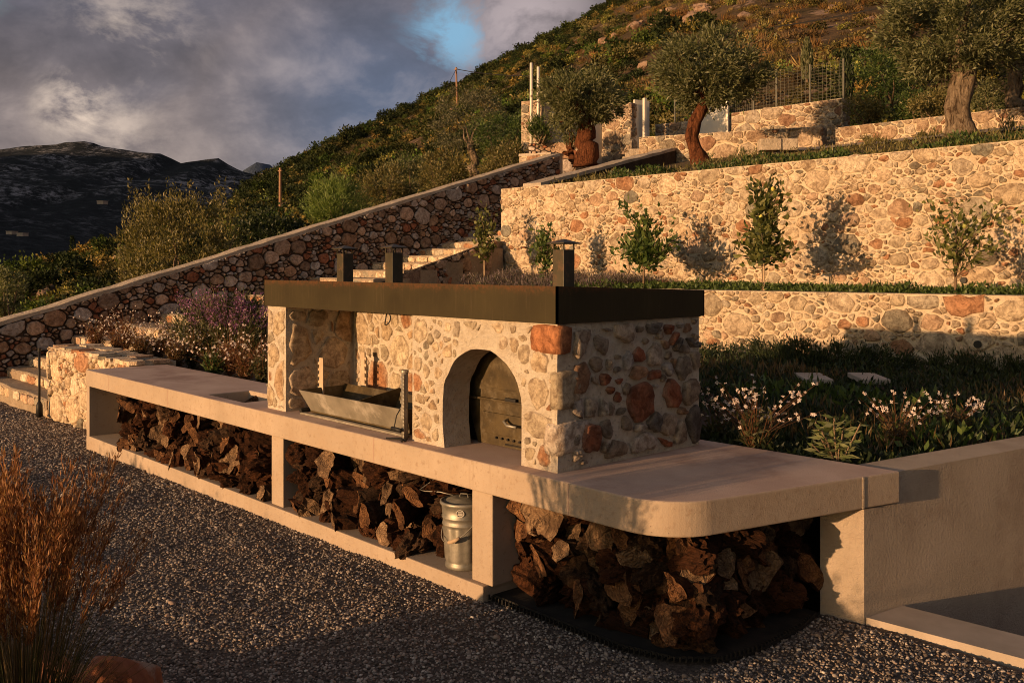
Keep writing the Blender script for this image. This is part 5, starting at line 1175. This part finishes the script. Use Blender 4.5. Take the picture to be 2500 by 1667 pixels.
olive_tree('olive tree with a thinner grey trunk growing behind the long low wall', P3(2478, 268, 20.5), P3(2480, 160, 20.5), 0.16, 0.13, P3(2500, 60, 20.5), (1.5, 1.5, 1.1), 305, 'olive', 'trunk', 120, 160, (0.10, 0.034), 0.32)
olive_tree('sparse silvery wild olive tree beyond the dark dry-stone wall', P3(1158, 445, 36), P3(1148, 350, 36), 0.20, 0.12, P3(1150, 300, 36), (1.5, 1.5, 1.35), 306, 'silver', 'trunk', 85, 95, (0.10, 0.034), 0.36)
bush('olive_bush', 'tall bushy olive with upright shoots behind the dark dry-stone wall', 'bush', P3(440, 760, 21), P3(440, 610, 21), (1.55, 1.55, 1.05), 310, 'wild', 90, 150, (0.085, 0.030), 0.30, up=1.4)
gs = np.random.default_rng(311); C = []; D = []
for k in range(46):                                          # the upright leafy shoots on top
    b = np.array(P3(gs.uniform(300, 600), gs.uniform(520, 600), 21 + gs.normal(0, 0.5))); h = gs.uniform(0.45, 1.05); m = int(55 * h); f = gs.uniform(0, 1, m); dr = np.array([gs.normal(0, .12), gs.normal(0, .12), 1.0])
    C.append(b + np.outer(f * h, dr) + gs.normal(0, 0.035, (m, 3))); D.append(gs.normal(0, 0.6, (m, 3)) + [0, 0, 0.9])
leaves('shoots', bpy.data.objects['olive_bush'], np.vstack(C), np.vstack(D), 0.085, 0.030, 'wild', gs)
bush('evergreen_bush', 'dark evergreen bush beside the tall bushy olive', 'bush', P3(660, 690, 25), P3(665, 590, 25), (1.05, 1.05, 0.85), 312, 'dark', 50, 130, (0.10, 0.05), 0.32)
bush('broom_bush', 'round bright green broom bush behind the dark dry-stone wall', 'bush', P3(820, 590, 25), P3(822, 505, 25), (0.76, 0.76, 0.68), 313, 'broom', 90, 130, (0.12, 0.020), 0.24, shell=0.55, up=0.9)
bush('olive_shrub', 'small grey olive shrub at the low end of the dark dry-stone wall', 'bush', P3(8, 840, 17.5), P3(5, 720, 17.5), (0.42, 0.42, 0.62), 314, 'olive', 26, 110, (0.075, 0.022), 0.2)
for k, (px, py, d, r, pal, lab) in enumerate(((930, 465, 31, 0.95, 'wild', 'yellowish shrub next to the bright green broom bush'), (1010, 440, 32, 1.05, 'olive', 'leafy grey green shrub left of the silvery wild olive'), (1085, 430, 30, 0.8, 'wild', 'low shrub at the foot of the silvery wild olive'), (1225, 330, 33, 1.0, 'green', 'broad leafy fig shrub against the stone gate pillar'), (1235, 410, 29.5, 0.72, 'wild', 'yellowish shrub below the fig shrub'), (760, 640, 24, .8, 'olive', 'shrub in front of the dark evergreen bush'), (880, 560, 27, .6, 'wild', 'little shrub leaning over the dry-stone wall coping'))):
    bush('shrub', lab, 'bush', (*at(px, d), zat(py, d) - r * 1.3), P3(px, py, d), (r, r, r * 0.85), 320 + k, pal, 38, 120, (0.10, 0.036), 0.30)
for px, py0, py1, d, lab in ((2066, 128, 240, 26.8, 'slim dark cypress at the end of the fenced wall'), (1970, 100, 190, 33, 'slim pale cypress behind the mesh fence')):
    gc = np.random.default_rng(px); t = thing('cypress', lab, 'tree', P3(px, py1 + 12, d)); h = zat(py0, d) - zat(py1 + 12, d); n = 900; f = gc.uniform(0.04, 1, n); r = 0.17 * np.sin(np.pi * np.clip(f * 0.86 + 0.14, 0, 1)) ** 0.7; a = gc.uniform(0, 6.28, n); b = np.array(P3(px, py1 + 12, d))
    C = b + np.column_stack([r * np.cos(a), r * np.sin(a), f * h]); leaves('crown', t, C, np.column_stack([np.cos(a) * .3, np.sin(a) * .3, np.ones(n)]), 0.16, 0.05, 'dark' if px > 2000 else 'olive', gc)
    obj('trunk', *tube([b, b + np.array([0, 0, h * 0.6])], [0.04, 0.02], 6), M['twig'], t)
bush('pollard_tree', 'small tree with a stubby reddish trunk behind the long low wall', 'tree', P3(2185, 262, 24.5), P3(2180, 165, 24.5), (0.95, 0.95, 0.6), 340, 'green', 48, 110, (0.09, 0.034), 0.28, stems=3)
for k, (px, py, d, r) in enumerate(((2115, 262, 24.5, .55), (2235, 258, 23.8, .6), (2280, 262, 22.6, .5), (2420, 240, 21.6, .5))):
    bush('scrub_bush', ('rough bush right of the fenced wall', 'rough bush under the stubby reddish trunk', 'rough bush against the knotted grey trunk', 'rough bush between the two grey olive trunks')[k], 'bush', (*at(px, d), zat(py, d) - r), P3(px, py, d), (r, r, r * .7), 350 + k, ('wild', 'green', 'wild', 'olive')[k], 24, 110, (0.08, 0.03), 0.24)
bush('oleander', 'young oleander bush in front of the plaster wall', 'bush', P3(1318, 352, 28.6), P3(1320, 318, 28.6), (0.34, 0.34, 0.40), 360, 'green', 20, 60, (0.17, 0.026), 0.18, up=1.2)

# citrus saplings on the terrace bed, with stakes and fruit
def sapling(label, px, Y, top_py, spread, seed, pal, n, shape, leaf=(0.12, 0.055), stake=False, fruits=0, fmat='lime', lo=0.30):
    g = np.random.default_rng(seed); u = (px - 1250) / 2350
    X = (u * (5.30 + 0.6697 * Y) - 0.25 - 0.7427 * Y) / (0.6697 + 0.7427 * u); d = ahead(X, Y)[1]; zt = zat(top_py, d); zb = 1.52; h = zt - zb
    t = thing('citrus_sapling', label, 'tree', (X, Y, zb)); obj('trunk', *tube([(X, Y, zb), (X + .01, Y, zb + h * .35), (X, Y + .01, zb + h * 0.7)], [0.020, 0.016, 0.008], 8), M['twig'], t, smooth=True)
    ax = np.array([0.6697, -0.7427, 0]); ay = np.array([0.7427, 0.6697, 0]); C = []; D = []
    for k in range(n):
        a, e, b = shape[int(g.integers(0, len(shape)))]; a += g.normal(0, .13); e += g.normal(0, .05); b += g.normal(0, .06)
        o = np.array([X, Y, zb]) + ax * a * spread + ay * g.normal(0, 0.55) * spread * 0.5 + np.array([0, 0, e * h]); r0_ = np.array([X, Y, zb + h * max(lo * .85, e - 0.34)])
        obj('branch', *tube([r0_, (r0_ + o) / 2 + g.normal(0, .03, 3), o], [0.008, 0.006, 0.003], 5), M['twig'], t, smooth=True) if k < 14 else None
        m = int(g.integers(10, 20)); f = g.uniform(0.35, 1.12, m)[:, None]; p = r0_ + (o - r0_) * f + g.normal(0, 0.055, (m, 3)); C.append(p); D.append(g.normal(0, .7, (m, 3)) + (o - r0_) * 1.3 + [0, 0, .2])
    leaves('crown', t, np.vstack(C), np.vstack(D), leaf[0], leaf[1], pal, g)
    if stake: obj('stake', *tube([(X + .045, Y - .03, zb), (X + .035, Y - .03, zb + h * .42)], 0.013, 7), M['stake'], t)
    for k in range(fruits):
        c = np.vstack(C)[int(g.integers(0, sum(map(len, C))))]; V, F = lathe([(0.001, -.034), (.018, -.028), (.029, -.008), (.029, .008), (.018, .028), (.001, .034)], 10, c); obj('fruit', V, F, M[fmat], t, smooth=True)
    return t
sapling('dense dark green citrus sapling with a pointed crown', 1571, 8.65, 504, 0.70, 401, 'citrus', 100, [(0, .93, 0), (.05, .80, 0), (-.35, .66, 0), (.45, .64, 0), (-.8, .52, 0), (.75, .50, 0), (-.3, .48, 0), (.25, .52, 0), (-1.1, .60, 0), (0, .62, 0), (.8, .38, 0)])
sapling('tall staked lemon sapling with one long leader', 1862, 8.5, 428, 0.55, 402, 'lemon', 84, [(.15, .93, 0), (.25, .80, 0), (-.1, .72, 0), (-.8, .74, 0), (-.4, .60, 0), (.1, .55, 0), (.7, .48, 0), (-.6, .45, 0), (0, .42, 0), (1.3, .42, 0), (-.2, .34, 0)], (0.11, 0.062), True, 5, 'lemon', .28)
sapling('thin spreading citrus sapling with bare branches', 2332, 8.5, 482, 0.80, 403, 'lemon', 44, [(-.3, .97, 0), (-.7, .75, 0), (.5, .70, 0), (1.1, .55, 0), (.9, .80, 0), (.3, .50, 0), (1.4, .72, 0), (-.2, .60, 0)], (0.085, 0.045), False, 3, 'lime', .25)
sapling('pale lemon sapling full of fruit at the corner of the tall wall', 1182, 8.9, 508, 0.38, 404, 'lemon', 28, [(-.2, .93, 0), (.4, .85, 0), (-.5, .75, 0), (.5, .65, 0), (.8, .55, 0), (.2, .55, 0), (-.1, .7, 0)], (0.105, 0.06), True, 12, 'lime', .35)
sapling('bushy citrus sapling partly hidden by the right hand chimney', 1330, 8.8, 560, 0.34, 405, 'citrus', 26, [(0, .9, 0), (-.5, .7, 0), (.5, .7, 0), (0, .6, 0), (.3, .45, 0)])

# ------------------------------------------------------------------ planted beds
def carpet(name, label, cat, spots, n, hgt, pal, seed, leaf, mat='leaf', spread=0.10, up=0.8):
    """one mass of ground cover over the given patches (x0, x1, y0, y1, z)"""
    g = np.random.default_rng(seed); C = []; D = []; K = []
    A = [(a[1] - a[0]) * (a[3] - a[2]) for a in spots]
    for a, s in zip(spots, A):
        m = int(n * s / sum(A)); x = g.uniform(a[0], a[1], m); y = g.uniform(a[2], a[3], m); hv = np.array([0.55 + 0.75 * noise.noise((p * 2.1, q * 2.1, seed)) for p, q in zip(x, y)])
        z = a[4] + g.uniform(0, 1, m) ** 0.6 * hgt * np.clip(hv, 0.25, 1.4); keep = np.array([p < wall_x(q) - 0.28 if q < 8 else True for p, q in zip(x, y)]); C.append(np.column_stack([x, y, z])[keep]); D.append((g.normal(0, 0.5, (m, 3)) + [0, 0, up])[keep])
    C, D = np.vstack(C), np.vstack(D); V, F = leaf_quads(C, D, leaf[0], leaf[1], g); return tag(obj(name, V, F, M[mat], col=cols(pal, len(C), g)), label, cat, kind='stuff')
carpet('ground_cover', 'dark low ground cover filling the shaded bed', 'plants', [(-4.5, 2.4, 2.6, 7.6, .70)], 26000, 0.17, 'dark', 501, (0.075, 0.022))
carpet('front_ground_cover', 'dark trailing plants along the back of the counter', 'plants', [(-0.4, 1.3, 1.5, 2.6, .70)], 6000, 0.13, 'dark', 502, (0.065, 0.026))
carpet('dry_ground_cover', 'patches of dry brownish stems in the shaded bed', 'plants', [(-0.3, 1.6, 1.9, 3.2, .70), (-3.0, -1.2, 4.4, 5.6, .70), (0.2, 2.0, 4.5, 6.5, .7)], 2600, 0.26, 'brown', 511, (0.10, 0.012), up=1.4)
carpet('leafy_ground_cover', 'fresh green leaves among the dark ground cover', 'plants', [(0.3, 1.9, 2.2, 3.6, .70), (-1.6, 0.4, 3.4, 4.4, .70), (0.6, 2.2, 6.0, 7.4, .70)], 2400, 0.24, 'green', 512, (0.09, 0.034))
carpet('terrace_ground_cover', 'green ground cover along the top of the low retaining wall', 'plants', [(-8.6, 3.2, 8.25, 8.75, 1.53), (-8.6, 3.2, 8.75, 10.0, 1.53)], 15000, 0.17, 'green', 503, (0.07, 0.03))
carpet('lavender_row', 'greyish lavender in front of the tall wall corner', 'plants', [(-11.2, -7.2, 8.3, 9.9, 1.53)], 9000, 0.34, 'lav', 504, (0.11, 0.012))
carpet('purple_ground_cover', 'brownish flowering ground cover below the stone steps', 'plants', [(-10.4, -6.6, 6.2, 7.9, 1.1)], 7000, 0.50, 'salvia', 505, (0.075, 0.022))
carpet('terrace_herbs', 'rough herbs along the upper edge of the tall wall', 'plants', [(-11.3, 3, 10.62, 11.6, 3.58), (-11.3, 3, 11.6, 13.2, 3.8), (-9, 3, 13.2, 15.4, 4.1)], 24000, 0.22, 'wild', 506, (0.10, 0.022))
carpet('green_herbs', 'fresh green herbs scattered over the upper terrace', 'plants', [(-9.9, -8.5, 11.2, 13.2, 3.72), (-7.6, -4.5, 11.2, 12.6, 3.72), (-3.4, 0, 11.4, 12.8, 3.76)], 9000, 0.30, 'green', 507, (0.08, 0.04))
carpet('roof_plants', 'sparse low succulents on the oven roof', 'plants', [(-3.25, -0.05, 0.5, 1.25, 1.755)], 700, 0.03, 'dark', 508, (0.03, 0.012))
for k in range(16):
    x = -11 + k * 0.92; y = 15.2 + 0.3 * math.sin(k * 2.3); gk = random.Random(k)
    if k in (3, 4, 10): continue
    bush('dwarf_shrub', 'small tufted shrub planted along the gravel path by the low walls', 'bush', (x, y + 0.9, ter_z(x, y) - 0.02), (x, y + 0.9, ter_z(x, y) + 0.16), (0.22, 0.22, 0.16), 600 + k, gk.choice(('olive', 'green', 'wild')), 8, 50, (0.09, 0.018), 0.13, 'dwarf shrubs along the path', stems=0, up=1.2)

def flower_quads(C, g, r):
    """open flowers: four petals each"""
    n = len(C); V = []
    nrm = g.normal(size=(n, 3)) + np.array([0.3, -0.9, 0.5]); nrm /= np.linalg.norm(nrm, axis=1, keepdims=True); a = np.cross(nrm, g.normal(size=(n, 3))); a /= np.linalg.norm(a, axis=1, keepdims=True); b = np.cross(nrm, a)
    for k in range(4):
        w = k * math.pi / 2; d = a * math.cos(w) + b * math.sin(w); s = -a * math.sin(w) + b * math.cos(w); q = r * g.uniform(0.75, 1.2, (n, 1)); m = C + d * q * 0.6 + nrm * q * 0.15
        V.append(np.stack([C, m + s * q * 0.36, C + d * q + nrm * q * 0.1, m - s * q * 0.36], axis=1))
    V = np.stack(V, axis=1).reshape(-1, 3); return V, np.arange(len(V)).reshape(-1, 4)
def gaura(label, x, y, z, h, r, nst, seed, pal='brown', nfl=60, group=None, leafy=300, fr=0.019):
    g = np.random.default_rng(seed); t = thing('gaura_plant', label, 'flowers', (x, y, z), group); st = []; fl = []; C = []; D = []
    for k in range(nst):
        a = g.uniform(0, 6.28); q = r * g.uniform(0.15, 1) ** 0.7; hh = h * g.uniform(0.6, 1.1); b = np.array([x, y, z]); m = b + np.array([math.cos(a) * q * .35, math.sin(a) * q * .35, hh * 0.6]); e = b + np.array([math.cos(a) * q, math.sin(a) * q, hh])
        st.append(tube([b, m, e], [0.0022, 0.0018, 0.0011], 3, False)); ff = g.uniform(0.55, 1.0, max(1, nfl // nst + 1)); fl.append(m + (e - m) * ff[:, None] * 1.0 + g.normal(0, 0.012, (len(ff), 3)))
        lf = g.uniform(0.05, 0.75, leafy // nst + 1)[:, None]; C.append(b + (m - b) * lf * 1.4 + g.normal(0, 0.022, (len(lf), 3))); D.append(g.normal(0, .6, (len(lf), 3)) + [0, 0, .5])
    obj('stems', *join(st), M['dry'], t, col=np.array(G['rust'][1])); leaves('leaves', t, np.vstack(C), np.vstack(D), 0.060, 0.014, pal, g)
    V, F = flower_quads(np.vstack(fl), g, fr); n_ = len(V) // 16; obj('blossoms', V, F, M['petal'], t, col=cols('white', n_, g, 16)); return t
def bed_at(px, py, z):
    d = 2350 * (1.94 - z) / (py - 650); return (*at(px, d), z)
x, y, z = bed_at(1845, 1120, 0.71); gaura('airy white gaura in flower close to the oven side wall', x, y, z, 0.48, 0.44, 44, 701, 'salvia', 95, 'white gaura behind the counter', 420, 0.014)
x, y, z = bed_at(1745, 1085, 0.71); gaura('airy white gaura in flower close to the oven side wall', x, y, z, 0.36, 0.24, 16, 702, 'salvia', 30, 'white gaura behind the counter', 160, 0.014)
x, y, z = bed_at(2190, 1110, 0.71); gaura('brownish gaura with few white flowers by the broad-leaved plant', x, y, z, 0.40, 0.26, 24, 703, 'brown', 40, 'white gaura behind the counter', 260, 0.014)
x, y, z = bed_at(2330, 1075, 0.71); gaura('brownish gaura with few white flowers beside the rendered wall', x, y, z, 0.34, 0.30, 22, 704, 'brown', 44, 'white gaura behind the counter', 240, 0.014)
# broad pale-leaved plant
x, y, z = bed_at(2045, 1150, 0.71); g = np.random.default_rng(711); t = thing('sage_plant', 'pale green broad-leaved sage with a pink stem behind the counter', 'plant', (x, y, z)); C = []; D = []
for k in range(15):
    a = g.uniform(0, 6.28); q = g.uniform(0.03, 0.17); e = np.array([x + math.cos(a) * q, y + math.sin(a) * q, z + g.uniform(0.14, 0.33)]); obj('stem', *tube([(x, y, z), tuple((np.array([x, y, z]) + e) / 2), tuple(e)], 0.005, 5), M['twig'], t)
    m = 13; C.append(np.array([x, y, z]) + (e - [x, y, z]) * g.uniform(.45, 1.05, (m, 1))); b = g.uniform(0, 6.28, m); D.append(np.column_stack([np.cos(b), np.sin(b), g.normal(.15, .35, m)]))
leaves('leaves', t, np.vstack(C), np.vstack(D), 0.085, 0.027, 'pale', g)
x, y, z = bed_at(1985, 1165, 0.71); g = np.random.default_rng(712); t = thing('sage_seedling', 'little pale sage seedling at the counter edge', 'plant', (x, y, z)); b = g.uniform(0, 6.28, 16); leaves('leaves', t, np.tile([x, y, z + .04], (16, 1)), np.column_stack([np.cos(b), np.sin(b), np.full(16, .35)]), 0.09, 0.026, 'pale', g)
x, y, z = bed_at(2300, 1135, 0.71)
bush('rosemary', 'bushy dark rosemary against the lit retaining wall', 'bush', (-1.9, 6.9, 0.70), (-2.4, 6.9, 0.84), (1.1, 0.5, 0.15), 721, 'dark', 60, 130, (0.055, 0.012), 0.15, up=1.6, stems=0)
bush('rosemary', 'second dark rosemary behind the pale stone slabs', 'bush', (-0.6, 7.3, 0.70), (-0.4, 7.3, 0.80), (0.9, 0.4, 0.12), 722, 'dark', 44, 120, (0.055, 0.012), 0.14, up=1.6, stems=0)
pv = thing('stepping_slabs', 'two pale stone slabs lying in the shaded bed', 'paving', (*at(2060, 10.0), 0.8))
for px in (1985, 2120): obj('slab', *obox((*at(px, 9.5), 0.835), (0.67, -0.74), 0.30, 0.13, 0.025, 0.008), M['kerb'], pv)

# flowers behind the left half of the counter
for k, (px, Y, hh, rr, pal, nf) in enumerate(((235, 1.05, .42, .34, 'rust', 70), (290, 1.15, .42, .34, 'rust', 70), (345, 1.05, .42, .34, 'brown', 80), (385, 1.3, .40, .34, 'brown', 80), (430, 1.0, .36, .34, 'brown', 80), (470, 1.2, .40, .32, 'salvia', 70), (520, 0.98, .30, .30, 'green', 40), (560, 1.15, .46, .32, 'rust', 60), (600, 1.0, .40, .30, 'rust', 50), (640, 1.0, .42, .28, 'salvia', 50), (310, 1.6, .50, .36, 'rust', 70), (410, 1.7, .5, .36, 'brown', 70), (500, 1.6, .46, .34, 'brown', 60))):
    u = (px - 1250) / 2350; X = (u * (5.30 + 0.6697 * Y) - 0.25 - 0.7427 * Y) / (0.6697 + 0.7427 * u)
    lab = {'rust': 'reddish gaura clump with white flowers behind the long counter', 'brown': 'brown gaura clump dotted with white flowers behind the long counter', 'salvia': 'grey green gaura clump behind the long counter', 'green': 'fresh green gaura clump behind the long counter'}[pal]
    gaura(lab, X, Y, 0.70, hh * 1.22, rr * 1.1, 52, 730 + k, pal, nf * 2 // 3, 'gaura clumps behind the long counter', 760, 0.015)
# purple salvia
g = np.random.default_rng(761); sx_, sy_ = at(555, 11.9); t = thing('salvia_bush', 'tall purple flowering salvia bush left of the oven', 'bush', (sx_, sy_, 0.70))
C, D, cc = clumped(g, (sx_, sy_, 1.16), (0.85, 0.5, 0.42), 66, 130, 0.22, 0.3, 1.0); leaves('foliage', t, C, D, 0.075, 0.016, 'salvia', g); C = []; D = []; st = []
for k in range(230):
    a = g.uniform(0, 6.28); q = g.uniform(0.2, 1); b = np.array([sx_ + 0.62 * q * math.cos(a), sy_ + 0.35 * q * math.sin(a), 1.22 + g.uniform(-.15, .12)]); dr = np.array([math.cos(a) * 0.75 * q, math.sin(a) * 0.6 * q, 0.8]); dr /= np.linalg.norm(dr); ln = g.uniform(0.22, 0.42)
    st.append(tube([b, b + dr * ln], [0.003, 0.0015], 3, False)); m = 26; f = g.uniform(0.25, 1, m)[:, None]; C.append(b + dr * ln * f + g.normal(0, 0.010, (m, 3))); D.append(g.normal(0, 1, (m, 3)))
obj('flower_stems', *join(st), M['dry'], t, col=np.array(G['salvia'][1])); leaves('flower_spikes', t, np.vstack(C), np.vstack(D), 0.024, 0.014, 'purple', g, 'petal')

# ------------------------------------------------------------------ fountain grass by the viewpoint, and its neighbours along that bed
def fountain(label, x, y, h, r, nbl, npl, seed, group, lean=(0, 0)):
    g = np.random.default_rng(seed); t = thing('fountain_grass', label, 'grass', (x, y, 0), group); bl_ = []; V = []; Cc = []; F = []
    def strip(p, w, c):
        nonlocal V, F, Cc
        k = len(p); b = len(V); side = np.cross(p[-1] - p[0], g.normal(size=3)); side /= np.linalg.norm(side)
        for i, q in enumerate(p):
            ww = w * (1 - 0.8 * i / (k - 1)); V.append(q - side * ww / 2); V.append(q + side * ww / 2); Cc.append(c); Cc.append(c)
        for i in range(k - 1): F.append((b + 2 * i, b + 2 * i + 1, b + 2 * i + 3, b + 2 * i + 2))
    def arc_(a, q, hh, bend):
        b0 = np.array([x + math.cos(a) * q * 0.28, y + math.sin(a) * q * 0.28, 0.0]); s = np.linspace(0, 1, 6)[:, None]
        o = np.array([math.cos(a) * q + lean[0], math.sin(a) * q + lean[1], 0]); return b0 + o * (s ** 1.8) * bend + np.array([0, 0, hh]) * (s - 0.22 * bend * s ** 3)
    for k in range(nbl):
        c = np.array(G['stem'][int(g.integers(0, 4))] if g.uniform() < .55 else G['straw'][int(g.integers(0, 4))]) * g.uniform(.4, .9); strip(arc_(g.uniform(0, 6.28), r * g.uniform(.2, 1), h * g.uniform(.45, .95), g.uniform(.3, 1.1)), 0.0055, c)
    obj('blades', np.array(V), [tuple(f) for f in F], M['dry'], t, col=np.array(Cc)); V, F, Cc = [], [], []; C = []; D = []
    for k in range(npl):
        p = arc_(g.uniform(0, 6.28), r * g.uniform(.1, 1.0), h * g.uniform(.74, 1.10), g.uniform(.2, .75)); strip(p, 0.004, np.array(G['straw'][2])); e = p[-1]; dr = p[-1] - p[-2]; dr /= np.linalg.norm(dr); ln = g.uniform(0.18, 0.32)
        for s in range(int(g.integers(6, 10))):              # the plume's fingers
            w = g.normal(0, 0.13, 3); d2 = dr * 1.0 + w + np.array([0, 0, 0.25]); d2 /= np.linalg.norm(d2); m = 22; f = g.uniform(0, 1, m)[:, None]; C.append(e - dr * 0.05 + d2 * ln * f + g.normal(0, .003, (m, 3))); D.append(d2 + g.normal(0, 0.20, (m, 3)))
    obj('stalks', np.array(V), [tuple(f) for f in F], M['dry'], t, col=np.array(Cc)); leaves('plumes', t, np.vstack(C), np.vstack(D), 0.030, 0.0046, 'plume', g, 'dry'); return t
fountain('reddish fountain grass clump with feathery plumes above the red rocks', *at(55, 3.3), 1.08, 0.34, 900, 96, 801, 'fountain grass clumps')
fountain('reddish fountain grass clump with feathery plumes at the gravel edge', *at(-190, 3.3), 1.12, 0.40, 420, 50, 802, 'fountain grass clumps')
gt = np.random.default_rng(77)
for k in range(9):                                           # unseen low bushes, added to cast shade on the gravel
    x, y = -8.4 + k * 1.15 + gt.uniform(-.3, .3), gt.uniform(-7.2, -5.4); hh = gt.uniform(0.10, 0.24)
    bush('shade_bush', 'unseen low bush added to shade the gravel yard', 'bush', (x, y, -.02), (x, y, hh), (gt.uniform(.3, .75), .35, hh), 820 + k, 'green', 22, 110, (0.08, 0.03), 0.2, 'bushes added for gravel shade', stems=0)
bush('garden_bush', 'unseen waist high bush added to shade the corner log pile', 'bush', (0.0, -4.3, 0), (-0.05, -4.3, 0.46), (0.62, 0.4, 0.40), 840, 'green', 46, 120, (0.08, 0.03), 0.2, stems=3)  # out of view, added to shade the corner logs and nearby gravel
rk_ = random.Random(4)
for k, (px, d, s, lab, mt) in enumerate(((312, 4.0, 0.17, 'angular red rock at the gravel edge by the fountain grass', 'red_rock'), (225, 4.05, 0.13, 'smaller red rock beside the angular red rock', 'red_rock'), (120, 4.15, .14, 'red rock half hidden under the fountain grass', 'red_rock'))):
    x, y = at(px, d); bm = bmesh.new(); bmesh.ops.create_icosphere(bm, subdivisions=3, radius=1); V = []; rk = random.Random(60 + k)
    planes = [(Vector((rk.gauss(0, 1), rk.gauss(0, 1), rk.gauss(0, .8))).normalized(), rk.uniform(0.55, 0.85)) for _ in range(13)]
    for v in bm.verts:                                       # fractured faces
        q = v.co.copy()
        for pn, pd in planes:
            e = q.dot(pn) - pd
            if e > 0: q -= pn * e
        q *= 1 + 0.07 * noise.noise((q.x * 4 + k, q.y * 4, q.z * 4)); V.append((x + q.x * s * 1.3, y + q.y * s * 1.1, 0.17 + q.z * s * 1.2 - 0.03 * k))
    bm.verts.index_update(); F = [tuple(v.index for v in f.verts) for f in bm.faces]; bm.free(); tag(obj('rock', V, F, M[mt]), lab, 'rock')
tag(obj('grass_bed', *prism([plan(-6, 0.5), plan(-0.9, 0.5), plan(-1.15, 3.9), plan(-1.9, 4.5), plan(-4.5, 6.0)], -0.1, 0.05), M['soil']), kind='structure')

# ------------------------------------------------------------------ poles, cables and far houses
for px, py0, py1, d, lab in ((1117, 164, 262, 205, 'leaning reddish wooden utility pole on the hillside above the wild olive'), (684, 410, 535, 138, 'reddish wooden utility pole above the tall bushy olive')):
    x, y = at(px, d); t = thing('utility_pole', lab, 'pole', (x, y, zat(py1, d))); ln = 0.5 if px > 1000 else 0.0
    obj('pole', *tube([(x, y, zat(py1, d) - 2), (x - ln, y, zat(py0, d))], [0.24, 0.18], 8), M['pole_wood'], t); obj('insulator', *boxvf(x - ln - .5, x - ln + .5, y - .1, y + .1, zat(py0, d) - .5, zat(py0, d) - .35), M['pole_wood'], t)
    if px > 1000: obj('guy_wire', *tube([(x - ln, y, zat(py0 + 5, d)), P3(1072, 250, 200)], 0.06, 4), M['black'], t)
def cable(a, b, sag, r, lab):
    a, b = np.array(a), np.array(b); tag(obj('cable', *tube([a + (b - a) * s - np.array([0, 0, sag * 4 * s * (1 - s)]) for s in np.linspace(0, 1, 14)], r, 5), M['black']), lab, 'cable')
cable(P3(1895, 66, 40), P3(2560, -95, 34), 0.25, 0.030, 'thick dark cable crossing the hillside above the mesh fence')
cable(P3(1117, 170, 205), P3(1640, 145, 150), 2.0, 0.08, 'thin cable from the leaning utility pole across the slope')
def house(px, py, d, w, h, lab, wall, roof):
    x, y = at(px, d); z = zat(py, d); t = thing('house', lab, 'house', (x, y, z)); obj('wall', *obox((x, y, z + h / 2), (0.67, -0.74), w / 2, w / 3, h / 2), M[wall], t)
    obj('roof', *obox((x, y, z + h + 0.15), (0.67, -0.74), w / 2 + .4, w / 3 + .4, 0.16), M[roof], t)
    for s in (-.28, .05, .3): cx_, cy_ = x + 0.67 * w * s, y - 0.74 * w * s; obj('window', *obox((cx_ - 0.743 * (w / 3 + .04), cy_ - 0.67 * (w / 3 + .04), z + h * .5), (0.67, -0.74), w * .06, 0.05, h * .2), M['soot_and_shade'], t)
house(742, 410, 470, 9, 3.2, 'flat roofed ochre house on the distant spur', 'pole_wood', 'kerb'); house(640, 437, 520, 6, 2.2, 'small pale hut below the flat roofed house', 'coping', 'kerb')
for k, (px, py) in enumerate(((29, 573), (55, 577), (250, 499))): house(px, py, 900, 9, 3, ('left of two tiny pale houses in the dark valley', 'right of two tiny pale houses in the dark valley', 'lone tiny pale house under the dark mountain')[k], 'coping', 'kerb')
